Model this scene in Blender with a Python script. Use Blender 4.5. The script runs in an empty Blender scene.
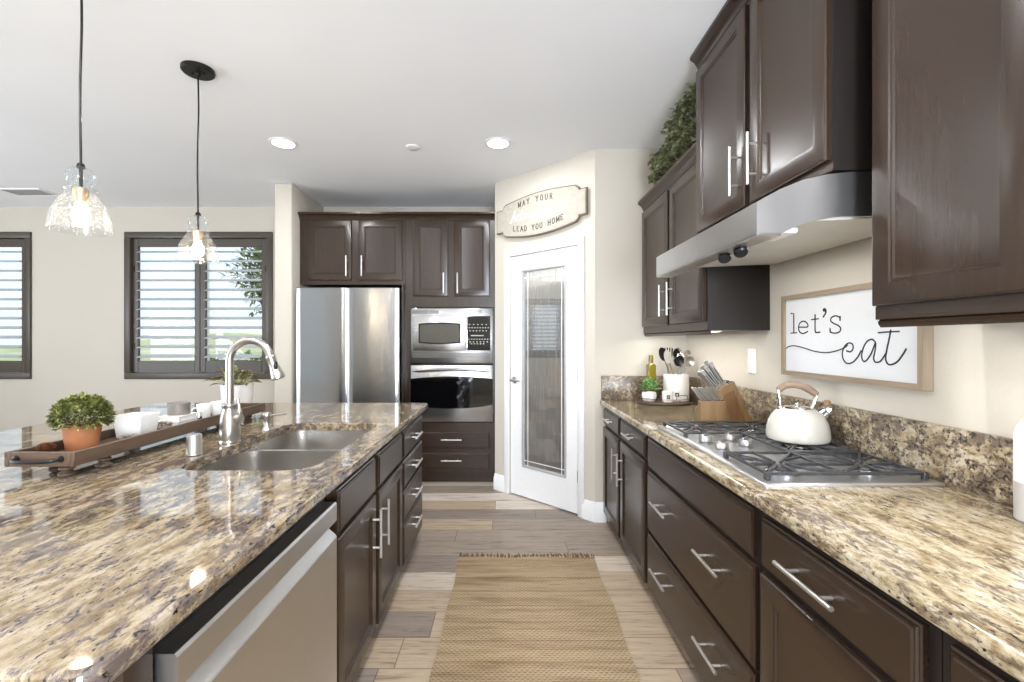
import bpy, bmesh, math, random
from mathutils import Vector, Matrix

S = bpy.context.scene
COL = S.collection
PI = math.pi
R = math.radians

# ------------------------------------------------------------------ camera
F_PX, VPX, VPY, CAM_Z = 464.0, 505.0, 341.0, 1.345      # focal length and vanishing point in a 1024x682 frame
cam_data = bpy.data.cameras.new('camera')
cam = bpy.data.objects.new('camera', cam_data)
COL.objects.link(cam)
cam.location = (0, 0, CAM_Z)
cam.rotation_euler = (PI / 2, 0, 0)
cam_data.sensor_fit = 'HORIZONTAL'
cam_data.sensor_width = 36
cam_data.lens = F_PX / 1024 * 36
cam_data.shift_x = (512 - VPX) / 1024
cam_data.shift_y = (VPY - 341) / 1024
cam_data.clip_start = 0.02
cam_data.clip_end = 300
S.camera = cam

# ------------------------------------------------------------------ world, sun, area lights, exposure
S.view_settings.view_transform = 'Standard'
S.view_settings.look = 'None'
S.view_settings.gamma = 1
S.view_settings.use_curve_mapping = False
S.view_settings.exposure = 0.0
world = bpy.data.worlds.new('world')
S.world = world
world.use_nodes = True
wn = world.node_tree.nodes
wl = world.node_tree.links
wn.clear()
wo = wn.new('ShaderNodeOutputWorld')
wb = wn.new('ShaderNodeBackground')
wb.inputs['Color'].default_value = (0.77, 0.90, 1.0, 1)
wb.inputs['Strength'].default_value = 1.3
wl.new(wb.outputs[0], wo.inputs[0])


def lamp(name, kind, loc, rot, power, color=(1, 1, 1), size=None, size_y=None, spot=None, blend=0.6, spread=None, radius=None):
    d = bpy.data.lights.new(name, kind)
    o = bpy.data.objects.new(name, d)
    COL.objects.link(o)
    o.location = loc
    o.rotation_euler = rot
    d.energy = power
    d.color = color
    if kind == 'AREA':
        d.shape = 'RECTANGLE' if size_y else 'DISK'
        d.size = size
        if size_y:
            d.size_y = size_y
        if spread:
            d.spread = spread
    if kind == 'SPOT':
        d.spot_size = spot
        d.spot_blend = blend
    if radius is not None and kind in ('SPOT', 'POINT'):
        d.shadow_soft_size = radius
    return o


sun = lamp('sun', 'SUN', (0, 0, 12), (R(48), 0, R(35)), 1.5, (1.0, 0.95, 0.86))
sun.data.angle = R(1)
# added unseen fill lamps behind and left, tilted up to brighten the ceiling
lamp('fill_rear', 'AREA', (0.6, -3.05, 1.25), (R(137), 0, R(12)), 330, (0.80, 0.88, 1.0), 1.2, 1.9)
lamp('fill_left', 'AREA', (-6.75, 0.4, 1.35), (R(138), 0, R(-90)), 270, (0.81, 0.885, 1.0), 3.4, 1.7)

# ------------------------------------------------------------------ helpers
ORG = {}


def V(*a):
    return Vector(a)


def px(x, y, Y):
    return Vector(((x - VPX) / F_PX * Y, Y, CAM_Z - (y - VPY) / F_PX * Y))


class Fr:
    """a flat working frame: a along u, b along v, c out along n"""
    def __init__(s, o, u, v, n):
        s.o, s.u, s.v, s.n = Vector(o), Vector(u), Vector(v), Vector(n)

    def p(s, a, b, c=0.0):
        return s.o + s.u * a + s.v * b + s.n * c


def catmull(pts, n=8, closed=False):
    P = [Vector(p) for p in pts]
    out = []
    m = len(P)
    rng = range(m) if closed else range(m - 1)
    for i in rng:
        p0 = P[(i - 1) % m] if (closed or i > 0) else P[0] * 2 - P[1]
        p1 = P[i]
        p2 = P[(i + 1) % m]
        p3 = P[(i + 2) % m] if (closed or i + 2 < m) else P[-1] * 2 - P[-2]
        for k in range(n):
            t = k / n
            out.append(0.5 * ((2 * p1) + (p2 - p0) * t + (2 * p0 - 5 * p1 + 4 * p2 - p3) * t * t + (3 * p1 - p0 - 3 * p2 + p3) * t ** 3))
    if not closed:
        out.append(P[-1])
    return out


class MB:
    def __init__(s):
        s.bm = bmesh.new()

    def quad(s, vs):
        try:
            return s.bm.faces.new(vs)
        except ValueError:
            return None

    def box(s, x0, x1, y0, y1, z0, z1, bev=0.0, seg=2):
        return s.fbox(Fr((0, 0, 0), (1, 0, 0), (0, 1, 0), (0, 0, 1)), x0, x1, y0, y1, z0, z1, bev, seg)

    def fbox(s, f, a0, a1, b0, b1, c0, c1, bev=0.0, seg=2):
        v = [s.bm.verts.new(f.p(a, b, c)) for c in (c0, c1) for a, b in ((a0, b0), (a1, b0), (a1, b1), (a0, b1))]
        fs = [s.bm.faces.new([v[i] for i in q]) for q in ((3, 2, 1, 0), (4, 5, 6, 7), (0, 1, 5, 4), (1, 2, 6, 5), (2, 3, 7, 6), (3, 0, 4, 7))]
        if bev > 0:
            es = list({e for q in fs for e in q.edges})
            bmesh.ops.bevel(s.bm, geom=es, offset=bev, segments=seg, profile=0.5, affect='EDGES', clamp_overlap=True)
        return s

    def rings(s, rings, cap0=True, cap1=True, close=True):
        """skin successive loops of points"""
        R_ = [[s.bm.verts.new(p) for p in r] for r in rings]
        n = len(R_[0])
        for A, B in zip(R_, R_[1:]):
            for i in range(n if close else n - 1):
                j = (i + 1) % n
                s.quad([A[i], A[j], B[j], B[i]])
        if cap0 and n > 2:
            s.quad(list(reversed(R_[0])))
        if cap1 and n > 2:
            s.quad(R_[-1])
        return s

    def panel(s, f, a0, a1, b0, b1, prof):
        """rectangular front; prof = [(inset, height)...] from the outer back edge to the centre"""
        rs = []
        for i, c in prof:
            rs.append([f.p(a0 + i, b0 + i, c), f.p(a1 - i, b0 + i, c), f.p(a1 - i, b1 - i, c), f.p(a0 + i, b1 - i, c)])
        return s.rings(rs, True, True)

    def tube(s, pts, r, n=10, cap=True, up=None):
        P = [Vector(p) for p in pts]
        rs = []
        prev = None
        for i, p in enumerate(P):
            t = (P[min(i + 1, len(P) - 1)] - P[max(i - 1, 0)]).normalized()
            if prev is None:
                q = Vector((0, 0, 1)) if abs(t.z) < 0.9 else Vector((1, 0, 0))
                a = t.cross(q).normalized()
            else:
                a = (prev - t * prev.dot(t)).normalized()
            prev = a
            b = t.cross(a)
            rr = r[i] if isinstance(r, (list, tuple)) else r
            rs.append([p + (a * math.cos(2 * PI * k / n) + b * math.sin(2 * PI * k / n)) * rr for k in range(n)])
        return s.rings(rs, cap, cap)

    def cyl(s, p0, p1, r, n=16, r1=None):
        return s.tube([p0, p1], [r, r if r1 is None else r1], n)

    def lathe(s, c, prof, n=28, sx=1.0, sy=1.0, cap0=True, cap1=True, axis=None):
        """prof = [(radius, height)...] about a vertical axis (or about axis, a unit vector) through c"""
        c = Vector(c)
        if axis is None:
            e1, e2, e3 = V(1, 0, 0), V(0, 1, 0), V(0, 0, 1)
        else:
            e3 = Vector(axis).normalized()
            e1 = e3.orthogonal().normalized()
            e2 = e3.cross(e1)
        rs = [[c + e1 * (math.cos(2 * PI * k / n) * r * sx) + e2 * (math.sin(2 * PI * k / n) * r * sy) + e3 * h for k in range(n)] for r, h in prof]
        return s.rings(rs, cap0, cap1)

    def prism(s, f, poly, c0, c1):
        return s.rings([[f.p(a, b, c0) for a, b in poly], [f.p(a, b, c1) for a, b in poly]])

    def ribbon(s, f, pts, w, c0, c1):
        """flat stroke of width w along pts (a, b), raised from c0 to c1"""
        P = [Vector((p[0], p[1])) for p in pts]
        Q = [P[0]]
        for p in P[1:]:
            if (p - Q[-1]).length > 1e-6:
                Q.append(p)
        P = Q
        L, Rr = [], []
        for i, p in enumerate(P):
            t = (P[min(i + 1, len(P) - 1)] - P[max(i - 1, 0)])
            if t.length < 1e-9:
                t = Vector((1, 0))
            t.normalize()
            nrm = Vector((-t.y, t.x))
            ww = w[i] if isinstance(w, (list, tuple)) else w
            L.append(p + nrm * ww / 2)
            Rr.append(p - nrm * ww / 2)
        rs = []
        for l, r in zip(L, Rr):
            rs.append([f.p(l.x, l.y, c0), f.p(r.x, r.y, c0), f.p(r.x, r.y, c1), f.p(l.x, l.y, c1)])
        return s.rings(rs)

    def blob(s, c, r, n=12, m=8):
        c = Vector(c)
        rx, ry, rz = (r, r, r) if not isinstance(r, (tuple, list)) else r
        prof = []
        rs = []
        for j in range(1, m):
            th = PI * j / m
            rs.append([c + V(rx * math.sin(th) * math.cos(2 * PI * k / n), ry * math.sin(th) * math.sin(2 * PI * k / n), -rz * math.cos(th)) for k in range(n)])
        return s.rings(rs)

    def leaf(s, p, d, up, L, W, fold=0.25):
        d = Vector(d).normalized()
        side = d.cross(Vector(up))
        if side.length < 1e-4:
            side = d.orthogonal()
        side.normalize()
        nrm = side.cross(d).normalized()
        p = Vector(p)
        a = s.bm.verts.new(p)
        m1 = s.bm.verts.new(p + d * L * 0.35 + nrm * L * 0.05)
        m2 = s.bm.verts.new(p + d * L * 0.72 + nrm * L * 0.02)
        t = s.bm.verts.new(p + d * L - nrm * L * 0.10)
        l1 = s.bm.verts.new(p + d * L * 0.35 + side * W * 0.5 + nrm * W * fold)
        l2 = s.bm.verts.new(p + d * L * 0.72 + side * W * 0.36 + nrm * W * fold * 0.7)
        r1 = s.bm.verts.new(p + d * L * 0.35 - side * W * 0.5 + nrm * W * fold)
        r2 = s.bm.verts.new(p + d * L * 0.72 - side * W * 0.36 + nrm * W * fold * 0.7)
        for q in ((a, m1, l1), (l1, m1, m2, l2), (l2, m2, t), (a, r1, m1), (r1, r2, m2, m1), (r2, t, m2)):
            s.quad(list(q))
        return s

    def text(s, f, txt, size, a, b, c0, c1, align='CENTER'):
        cu = bpy.data.curves.new('t', 'FONT')
        cu.body = txt
        cu.size = size
        cu.align_x = align
        cu.resolution_u = 3
        o = bpy.data.objects.new('t', cu)
        COL.objects.link(o)
        dg = bpy.context.evaluated_depsgraph_get()
        me = bpy.data.meshes.new_from_object(o.evaluated_get(dg))
        bpy.data.objects.remove(o)
        lo = [s.bm.verts.new(f.p(a + v.co.x, b + v.co.y, c0)) for v in me.vertices]
        hi = [s.bm.verts.new(f.p(a + v.co.x, b + v.co.y, c1)) for v in me.vertices]
        cnt = {}
        for q in me.polygons:
            s.quad([hi[i] for i in q.vertices])
            vs = list(q.vertices)
            for i in range(len(vs)):
                k = (vs[i], vs[(i + 1) % len(vs)])
                cnt[k] = cnt.get(k, 0) + 1
        for (i, j) in cnt:
            if (j, i) not in cnt:
                s.quad([lo[i], lo[j], hi[j], hi[i]])
        bpy.data.meshes.remove(me)
        return s

    def build(s, name, mat, parent=None, smooth=True, recalc=True, angle=38):
        bm = s.bm
        if recalc:
            bmesh.ops.recalc_face_normals(bm, faces=bm.faces)
        org = ORG.get(parent.name, Vector((0, 0, 0))) if parent else Vector((0, 0, 0))
        if org.length:
            bmesh.ops.translate(bm, verts=bm.verts, vec=-org)
        me = bpy.data.meshes.new(name)
        bm.to_mesh(me)
        bm.free()
        if smooth:
            me.shade_smooth()
            me.set_sharp_from_angle(angle=R(angle))
        me.materials.append(mat)
        o = bpy.data.objects.new(name, me)
        COL.objects.link(o)
        if parent:
            o.parent = parent
            ORG[o.name] = org
        return o


def thing(name, label, cat, loc=(0, 0, 0), group=None):
    o = bpy.data.objects.new(name, None)
    COL.objects.link(o)
    o.empty_display_size = 0.05
    o.location = loc
    ORG[o.name] = Vector(loc)
    o['label'] = label
    o['category'] = cat
    if group:
        o['group'] = group
    return o


def tag(o, label, cat, group=None, kind=None):
    o['label'] = label
    o['category'] = cat
    if group:
        o['group'] = group
    if kind:
        o['kind'] = kind
    return o


def struct(o):
    o['kind'] = 'structure'
    return o


def sempty(name, loc=(0, 0, 0)):
    o = bpy.data.objects.new(name, None)
    COL.objects.link(o)
    o.location = loc
    ORG[o.name] = Vector(loc)
    o['kind'] = 'structure'
    return o


# ------------------------------------------------------------------ materials
def srgb(r, g, b):
    def f(c):
        c /= 255
        return c / 12.92 if c <= 0.04045 else ((c + 0.055) / 1.055) ** 2.4
    return (f(r), f(g), f(b), 1)


class Mat:
    def __init__(s, name):
        s.m = bpy.data.materials.new(name)
        s.m.use_nodes = True
        s.t = s.m.node_tree
        s.b = s.t.nodes['Principled BSDF']
        s.out = s.t.nodes['Material Output']

    def n(s, kind, **kw):
        nd = s.t.nodes.new(kind)
        for k, v in kw.items():
            if k.startswith('i_'):
                nd.inputs[k[2:].replace('_', ' ')].default_value = v
            else:
                setattr(nd, k, v)
        return nd

    def l(s, a, b):
        s.t.links.new(a, b)

    def coords(s, scale=(1, 1, 1), rot=(0, 0, 0), world=False):
        mp = s.n('ShaderNodeMapping')
        mp.inputs['Scale'].default_value = scale
        mp.inputs['Rotation'].default_value = rot
        if world:
            g = s.n('ShaderNodeNewGeometry')
            s.l(g.outputs['Position'], mp.inputs['Vector'])
        else:
            g = s.n('ShaderNodeTexCoord')
            s.l(g.outputs['Object'], mp.inputs['Vector'])
        return mp.outputs[0]

    def noise(s, vec, scale, detail=4, rough=0.55, dist=0.0):
        nd = s.n('ShaderNodeTexNoise')
        nd.inputs['Scale'].default_value = scale
        nd.inputs['Detail'].default_value = detail
        nd.inputs['Roughness'].default_value = rough
        nd.inputs['Distortion'].default_value = dist
        s.l(vec, nd.inputs['Vector'])
        return nd.outputs['Fac']

    def ramp(s, fac, stops, interp='LINEAR'):
        nd = s.n('ShaderNodeValToRGB')
        cr = nd.color_ramp
        cr.interpolation = interp
        while len(cr.elements) < len(stops):
            cr.elements.new(0.5)
        for e, (p, c) in zip(cr.elements, stops):
            e.position = p
            e.color = c
        s.l(fac, nd.inputs['Fac'])
        return nd.outputs['Color']

    def mix(s, fac, a, b, mode='MIX'):
        nd = s.n('ShaderNodeMix', data_type='RGBA', blend_type=mode)
        for sock, val in ((nd.inputs['Factor'], fac), (nd.inputs['A'], a), (nd.inputs['B'], b)):
            pass
        ins = [i for i in nd.inputs if i.enabled]
        fa, ca, cb = ins[0], ins[1], ins[2]
        for sock, val in ((fa, fac), (ca, a), (cb, b)):
            if hasattr(val, 'is_linked') or isinstance(val, bpy.types.NodeSocket):
                s.l(val, sock)
            else:
                sock.default_value = val
        return [o for o in nd.outputs if o.enabled][0]

    def math(s, op, a, b=None, c=None):
        nd = s.n('ShaderNodeMath', operation=op)
        for i, v in enumerate((a, b, c)):
            if v is None:
                continue
            if isinstance(v, bpy.types.NodeSocket):
                s.l(v, nd.inputs[i])
            else:
                nd.inputs[i].default_value = v
        return nd.outputs[0]

    def bump(s, h, strength=0.2, dist=0.002):
        nd = s.n('ShaderNodeBump')
        nd.inputs['Strength'].default_value = strength
        nd.inputs['Distance'].default_value = dist
        s.l(h, nd.inputs['Height'])
        s.l(nd.outputs[0], s.b.inputs['Normal'])

    def set(s, col=None, rough=None, metal=None, spec=None, coat=None, **kw):
        b = s.b
        if col is not None:
            if isinstance(col, bpy.types.NodeSocket):
                s.l(col, b.inputs['Base Color'])
            else:
                b.inputs['Base Color'].default_value = col
        for key, v in (('Roughness', rough), ('Metallic', metal), ('Specular IOR Level', spec), ('Coat Weight', coat)):
            if v is None:
                continue
            if isinstance(v, bpy.types.NodeSocket):
                s.l(v, b.inputs[key])
            else:
                b.inputs[key].default_value = v
        for k, v in kw.items():
            b.inputs[k.replace('_', ' ')].default_value = v
        return s.m


def m_plain(name, col, rough=0.5, metal=0.0, spec=0.5, var=0.06, scale=30, bump=0.0, coat=None):
    m = Mat(name)
    v = m.coords()
    f = m.noise(v, scale, 3)
    c2 = tuple(max(0, c * (1 - var)) for c in col[:3]) + (1,)
    c1 = tuple(min(1, c * (1 + var)) for c in col[:3]) + (1,)
    m.set(m.ramp(f, [(0.3, c2), (0.7, c1)]), rough, metal, spec, coat)
    if bump:
        m.bump(f, bump, 0.001)
    return m.m


def m_wall(name, col):
    m = Mat(name)
    v = m.coords(world=True)
    big = m.noise(v, 1.3, 3)
    tex = m.noise(v, 95, 4, 0.6)
    c2 = tuple(c * 0.97 for c in col[:3]) + (1,)
    m.set(m.ramp(big, [(0.3, c2), (0.7, col)]), 0.75, 0, 0.25)
    m.bump(tex, 0.22, 0.0025)
    return m.m


def m_wood(name, dark, light, axis, rough=0.3, scale=14, coat=None, bump=0.06, spec=0.5):
    """straight grain along axis 0/1/2"""
    m = Mat(name)
    sc = [1, 1, 1]
    sc[axis] = 0.07
    v = m.coords(tuple(sc))
    g = m.noise(v, scale * 5, 6, 0.6, 0.4)
    v2 = m.coords()
    bl = m.noise(v2, 3.2, 4, 0.6)
    c = m.ramp(g, [(0.25, dark), (0.75, light)])
    dk = tuple(x * 0.75 for x in light[:3]) + (1,)
    c2 = m.mix(m.math('MULTIPLY', bl, 0.45), c, dk)
    m.set(c2, rough, 0, spec, coat)
    if bump:
        m.bump(g, bump, 0.0006)
    return m.m


def m_granite(name, stretch, seed, tint=(1, 1, 1), dark=0.5, scale=1.0, rough=0.08, spec=0.5, vein=srgb(98, 84, 70)):
    m = Mat(name)
    v = m.coords(tuple(c * scale for c in stretch), world=True)
    mp = m.n('ShaderNodeMapping')
    mp.inputs['Location'].default_value = (seed, seed * 1.7, seed * 0.3)
    m.l(v, mp.inputs['Vector'])
    v = mp.outputs[0]
    T = lambda r, g, b: tuple(c * t for c, t in zip(srgb(r, g, b), tint)) + (1,)
    a = m.noise(v, 40, 8, 0.74, 0.3)
    md = m.noise(v, 15, 3, 0.5)
    a = m.math('ADD', a, m.math('MULTIPLY', m.math('SUBTRACT', md, 0.5), 0.36))
    base = m.ramp(a, [(0.36, T(128, 108, 80)), (0.46, T(166, 148, 116)), (0.54, T(190, 175, 145)), (0.66, T(204, 195, 178))])
    big = m.noise(v, 6.0, 4, 0.6, 0.6)
    b = m.noise(v, 48, 8, 0.74, 0.3)
    bb = m.math('ADD', m.math('MULTIPLY', big, 0.5), b)
    lo = 0.82 - dark * 0.08
    fb = m.ramp(bb, [(lo, (0, 0, 0, 1)), (lo + 0.09, (0.9, 0.9, 0.9, 1))])
    c1 = m.mix(fb, base, vein)
    k = m.noise(v, 150, 5, 0.65, 0.2)
    kk = m.math('ADD', m.math('MULTIPLY', bb, 0.36), k)
    lo2 = 0.93 - dark * 0.075
    fk = m.ramp(kk, [(lo2, (0, 0, 0, 1)), (lo2 + 0.06, (1, 1, 1, 1))])
    c2 = m.mix(fk, c1, srgb(40, 34, 31))
    m.set(c2, rough, 0, spec)
    return m.m


def m_steel(name, col=0.62, rough=0.26, axis=0, aniso=0.0):
    m = Mat(name)
    sc = [260, 260, 260]
    sc[axis] = 4
    v = m.coords(tuple(sc))
    f = m.noise(v, 1.0, 2, 0.5)
    c = m.ramp(f, [(0.2, (col * 0.965, col * 0.97, col * 0.98, 1)), (0.8, (col * 1.0, col * 1.01, col * 1.025, 1))])
    m.set(c, rough, 1.0)
    if aniso:
        m.b.inputs['Anisotropic'].default_value = aniso
        tg = m.n('ShaderNodeTangent', direction_type='RADIAL', axis='Z')
        m.l(tg.outputs[0], m.b.inputs['Tangent'])
        m.b.inputs['Anisotropic Rotation'].default_value = 0.25
    return m.m


def m_glass(name, tint=(1, 1, 1, 1), gloss=1.0, bump_scale=None, rough=0.0):
    """thin clear sheet: straight-through light plus a Fresnel reflection"""
    m = Mat(name)
    m.t.nodes.remove(m.b)
    tr = m.n('ShaderNodeBsdfTransparent')
    tr.inputs[0].default_value = tint
    gl = m.n('ShaderNodeBsdfGlossy')
    gl.inputs['Roughness'].default_value = rough
    fr = m.n('ShaderNodeFresnel')
    fr.inputs['IOR'].default_value = 1.5
    bk = m.n('ShaderNodeNewGeometry')
    fac = m.math('MULTIPLY', m.math('MULTIPLY', fr.outputs[0], gloss), m.math('SUBTRACT', 1.0, bk.outputs['Backfacing']))
    mx = m.n('ShaderNodeMixShader')
    m.l(fac, mx.inputs[0])
    m.l(tr.outputs[0], mx.inputs[1])
    m.l(gl.outputs[0], mx.inputs[2])
    m.l(mx.outputs[0], m.out.inputs['Surface'])
    return m


def m_emit(name, col, strength):
    m = Mat(name)
    m.set((0.8, 0.8, 0.8, 1), 0.4)
    m.b.inputs['Emission Color'].default_value = col
    m.b.inputs['Emission Strength'].default_value = strength
    return m.m


M = {}
M['wall'] = m_wall('greige_paint', srgb(200, 193, 180))
M['ceiling'] = m_wall('ceiling_paint', srgb(242, 243, 245))
M['trim'] = m_plain('white_trim_paint', srgb(236, 236, 235), 0.35, var=0.015)
M['wood_v'] = m_wood('espresso_wood_upright', srgb(45, 32, 23), srgb(55, 41, 30), 2, 0.27, 12, bump=0)
M['wood_y'] = m_wood('espresso_wood_deepwise', srgb(45, 32, 23), srgb(55, 41, 30), 1, 0.27, 12, bump=0)
M['wood_x'] = m_wood('espresso_wood_crosswise', srgb(45, 32, 23), srgb(55, 41, 30), 0, 0.27, 12, bump=0)
M['wood_shaded'] = m_wood('espresso_wood_shaded', srgb(27, 22, 20), srgb(36, 30, 27), 2, 0.4, 12, bump=0)  # darker copy of the cabinet wood, shade of the door gaps put into its colour
M['black'] = m_plain('black_gap', srgb(14, 13, 13), 0.6)
M['granite'] = m_granite('granite_top', (1, 0.42, 1), 3.1, (0.87, 0.88, 0.89), dark=0.8, scale=1.3, rough=0.05)
M['granite_island'] = m_granite('granite_island_top', (1, 0.40, 1), 11.3, (0.66, 0.635, 0.62), dark=1.15, scale=0.95, vein=srgb(92, 82, 80), rough=0.05, spec=0.9)
M['granite_splash'] = m_granite('granite_splash', (1, 0.8, 1), 7.7, (0.86, 0.86, 0.88), dark=1.7, scale=0.8, rough=0.3)
M['nickel'] = m_plain('brushed_nickel', (0.50, 0.475, 0.44, 1), 0.30, 1.0, var=0.03)
M['steel'] = m_steel('brushed_steel', 0.46, 0.24, 0)
M['steel_y'] = m_steel('brushed_steel_deepwise', 0.64, 0.34, 1)
M['hood'] = m_plain('hood_steel', (0.70, 0.69, 0.675, 1), 0.30, 1.0, var=0.01)
M['pull'] = m_plain('pull_nickel', (0.80, 0.78, 0.75, 1), 0.32, 1.0, var=0.02)
M['fridge'] = m_steel('fridge_steel', 0.36, 0.22, 0, 0.9)
M['sinksteel'] = m_plain('sink_steel', (0.56, 0.54, 0.51, 1), 0.27, 1.0, var=0.02)
M['knife'] = m_plain('knife_steel', (0.56, 0.55, 0.54, 1), 0.28, 1.0, var=0.03)
M['chrome'] = m_plain('chrome', (0.82, 0.82, 0.82, 1), 0.08, 1.0, var=0.02)
M['iron'] = m_plain('cast_iron', srgb(58, 58, 60), 0.36, 0.1, 0.5, 0.12, 90, 0.15)
M['blackmetal'] = m_plain('black_iron', srgb(26, 25, 26), 0.35, 0.3)
M['bronze'] = m_plain('dark_bronze', srgb(38, 35, 33), 0.35, 0.6)
M['blackglass'] = m_plain('black_glass', srgb(7, 7, 8), 0.04, 0, 0.5, 0.02)
M['mwglass'] = m_plain('microwave_glass', srgb(96, 94, 90), 0.10, 0.55, 0.5, 0.04)
M['white'] = m_plain('white_ceramic', srgb(232, 230, 226), 0.25, var=0.015)
M['cream'] = m_plain('cream_enamel', srgb(190, 186, 175), 0.32, var=0.012, coat=0.4)
M['paper'] = m_plain('white_card', srgb(226, 223, 218), 0.55, var=0.015)
M['greyc'] = m_plain('grey_ceramic', srgb(168, 164, 158), 0.45, var=0.04)
M['tin'] = m_plain('grey_tin', srgb(126, 120, 112), 0.5, 0.2, var=0.1)
M['terra'] = m_plain('terracotta', srgb(172, 112, 72), 0.75, var=0.14, scale=18, bump=0.2)
M['soil'] = m_plain('soil', srgb(62, 44, 32), 0.95, var=0.3, scale=80, bump=0.5)
M['traywood'] = m_wood('walnut_tray_wood', srgb(60, 46, 36), srgb(102, 81, 64), 1, 0.45, 10)
M['block'] = m_wood('acacia_block_wood', srgb(108, 82, 52), srgb(152, 122, 82), 2, 0.45, 8)
M['framewood'] = m_wood('weathered_frame_wood', srgb(120, 103, 84), srgb(162, 145, 122), 1, 0.6, 10)
M['framewood_v'] = m_wood('weathered_frame_wood_upright', srgb(120, 103, 84), srgb(162, 145, 122), 2, 0.6, 10)
M['grip'] = m_wood('grey_grip_wood', srgb(104, 84, 66), srgb(158, 134, 110), 0, 0.5, 16)
M['signboard'] = m_wood('whitewashed_board', srgb(166, 158, 144), srgb(188, 181, 168), 0, 0.8, 7)
M['signedge'] = m_plain('board_edge', srgb(112, 98, 78), 0.7, var=0.15)
M['ink'] = m_plain('black_ink', srgb(38, 36, 36), 0.6)
M['ink2'] = m_plain('brown_ink', srgb(66, 57, 50), 0.7)
M['cream_ink'] = m_plain('cream_letter', srgb(244, 238, 226), 0.6)
M['oil'] = m_plain('olive_oil_glass', srgb(118, 104, 24), 0.08, 0, 0.6, 0.1)
M['outlet'] = m_plain('white_plastic', srgb(240, 239, 236), 0.35, var=0.01)
M['bead'] = m_plain('grey_bead', srgb(132, 120, 112), 0.7, var=0.15)
M['knob'] = m_plain('knob_satin', (0.42, 0.415, 0.41, 1), 0.32, 0.95, var=0.05)
M['hoodin'] = m_plain('hood_filter_paint', srgb(206, 202, 192), 0.45, 0.15, var=0.06, scale=8)
M['led'] = m_emit('downlight_lens', (1, 0.96, 0.9, 1), 14.0)
M['bulb'] = m_emit('filament_bulb', (1, 0.80, 0.50, 1), 16.0)
M['strip'] = m_emit('cabinet_light_strip', (1, 0.90, 0.72, 1), 4.0)
M['brass'] = m_plain('brass_socket', (0.72, 0.52, 0.28, 1), 0.3, 0.9)
M['shutter'] = m_plain('shutter_paint', srgb(74, 66, 57), 0.4, var=0.05)
M['louver'] = m_plain('louver_lit', srgb(186, 186, 186), 0.3, var=0.03)  # frame paint lightened, daylight on the louvers put into the colour
M['wicker'] = m_plain('wicker', srgb(176, 136, 78), 0.8, var=0.35, scale=110, bump=0.6)
M['bin'] = m_plain('storage_bin', srgb(120, 122, 128), 0.6, var=0.1)
M['pantrywall'] = m_wall('pantry_paint', srgb(196, 192, 186))
M['pane'] = m_glass('window_glass').m


def m_leaf(name, a, b, c):
    m = Mat(name)
    v = m.coords()
    f = m.noise(v, 60, 2)
    col = m.ramp(f, [(0.32, a), (0.5, b), (0.68, c)])
    m.set(col, 0.5, 0, 0.4)
    return m.m


M['leaf'] = m_leaf('boxwood_leaf', srgb(54, 62, 28), srgb(108, 114, 58), srgb(172, 174, 108))
M['leaf2'] = m_leaf('succulent_leaf', srgb(58, 110, 46), srgb(112, 156, 78), srgb(190, 212, 168))
M['leaf3'] = m_leaf('calathea_leaf', srgb(40, 48, 24), srgb(104, 98, 52), srgb(184, 172, 110))
M['leaf4'] = m_leaf('garland_leaf', srgb(80, 90, 56), srgb(134, 142, 104), srgb(182, 188, 154))
M['treeleaf'] = m_leaf('tree_leaf', srgb(70, 84, 50), srgb(112, 124, 78), srgb(150, 160, 112))
M['bark'] = m_plain('bark', srgb(96, 80, 62), 0.9, var=0.3)


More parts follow.
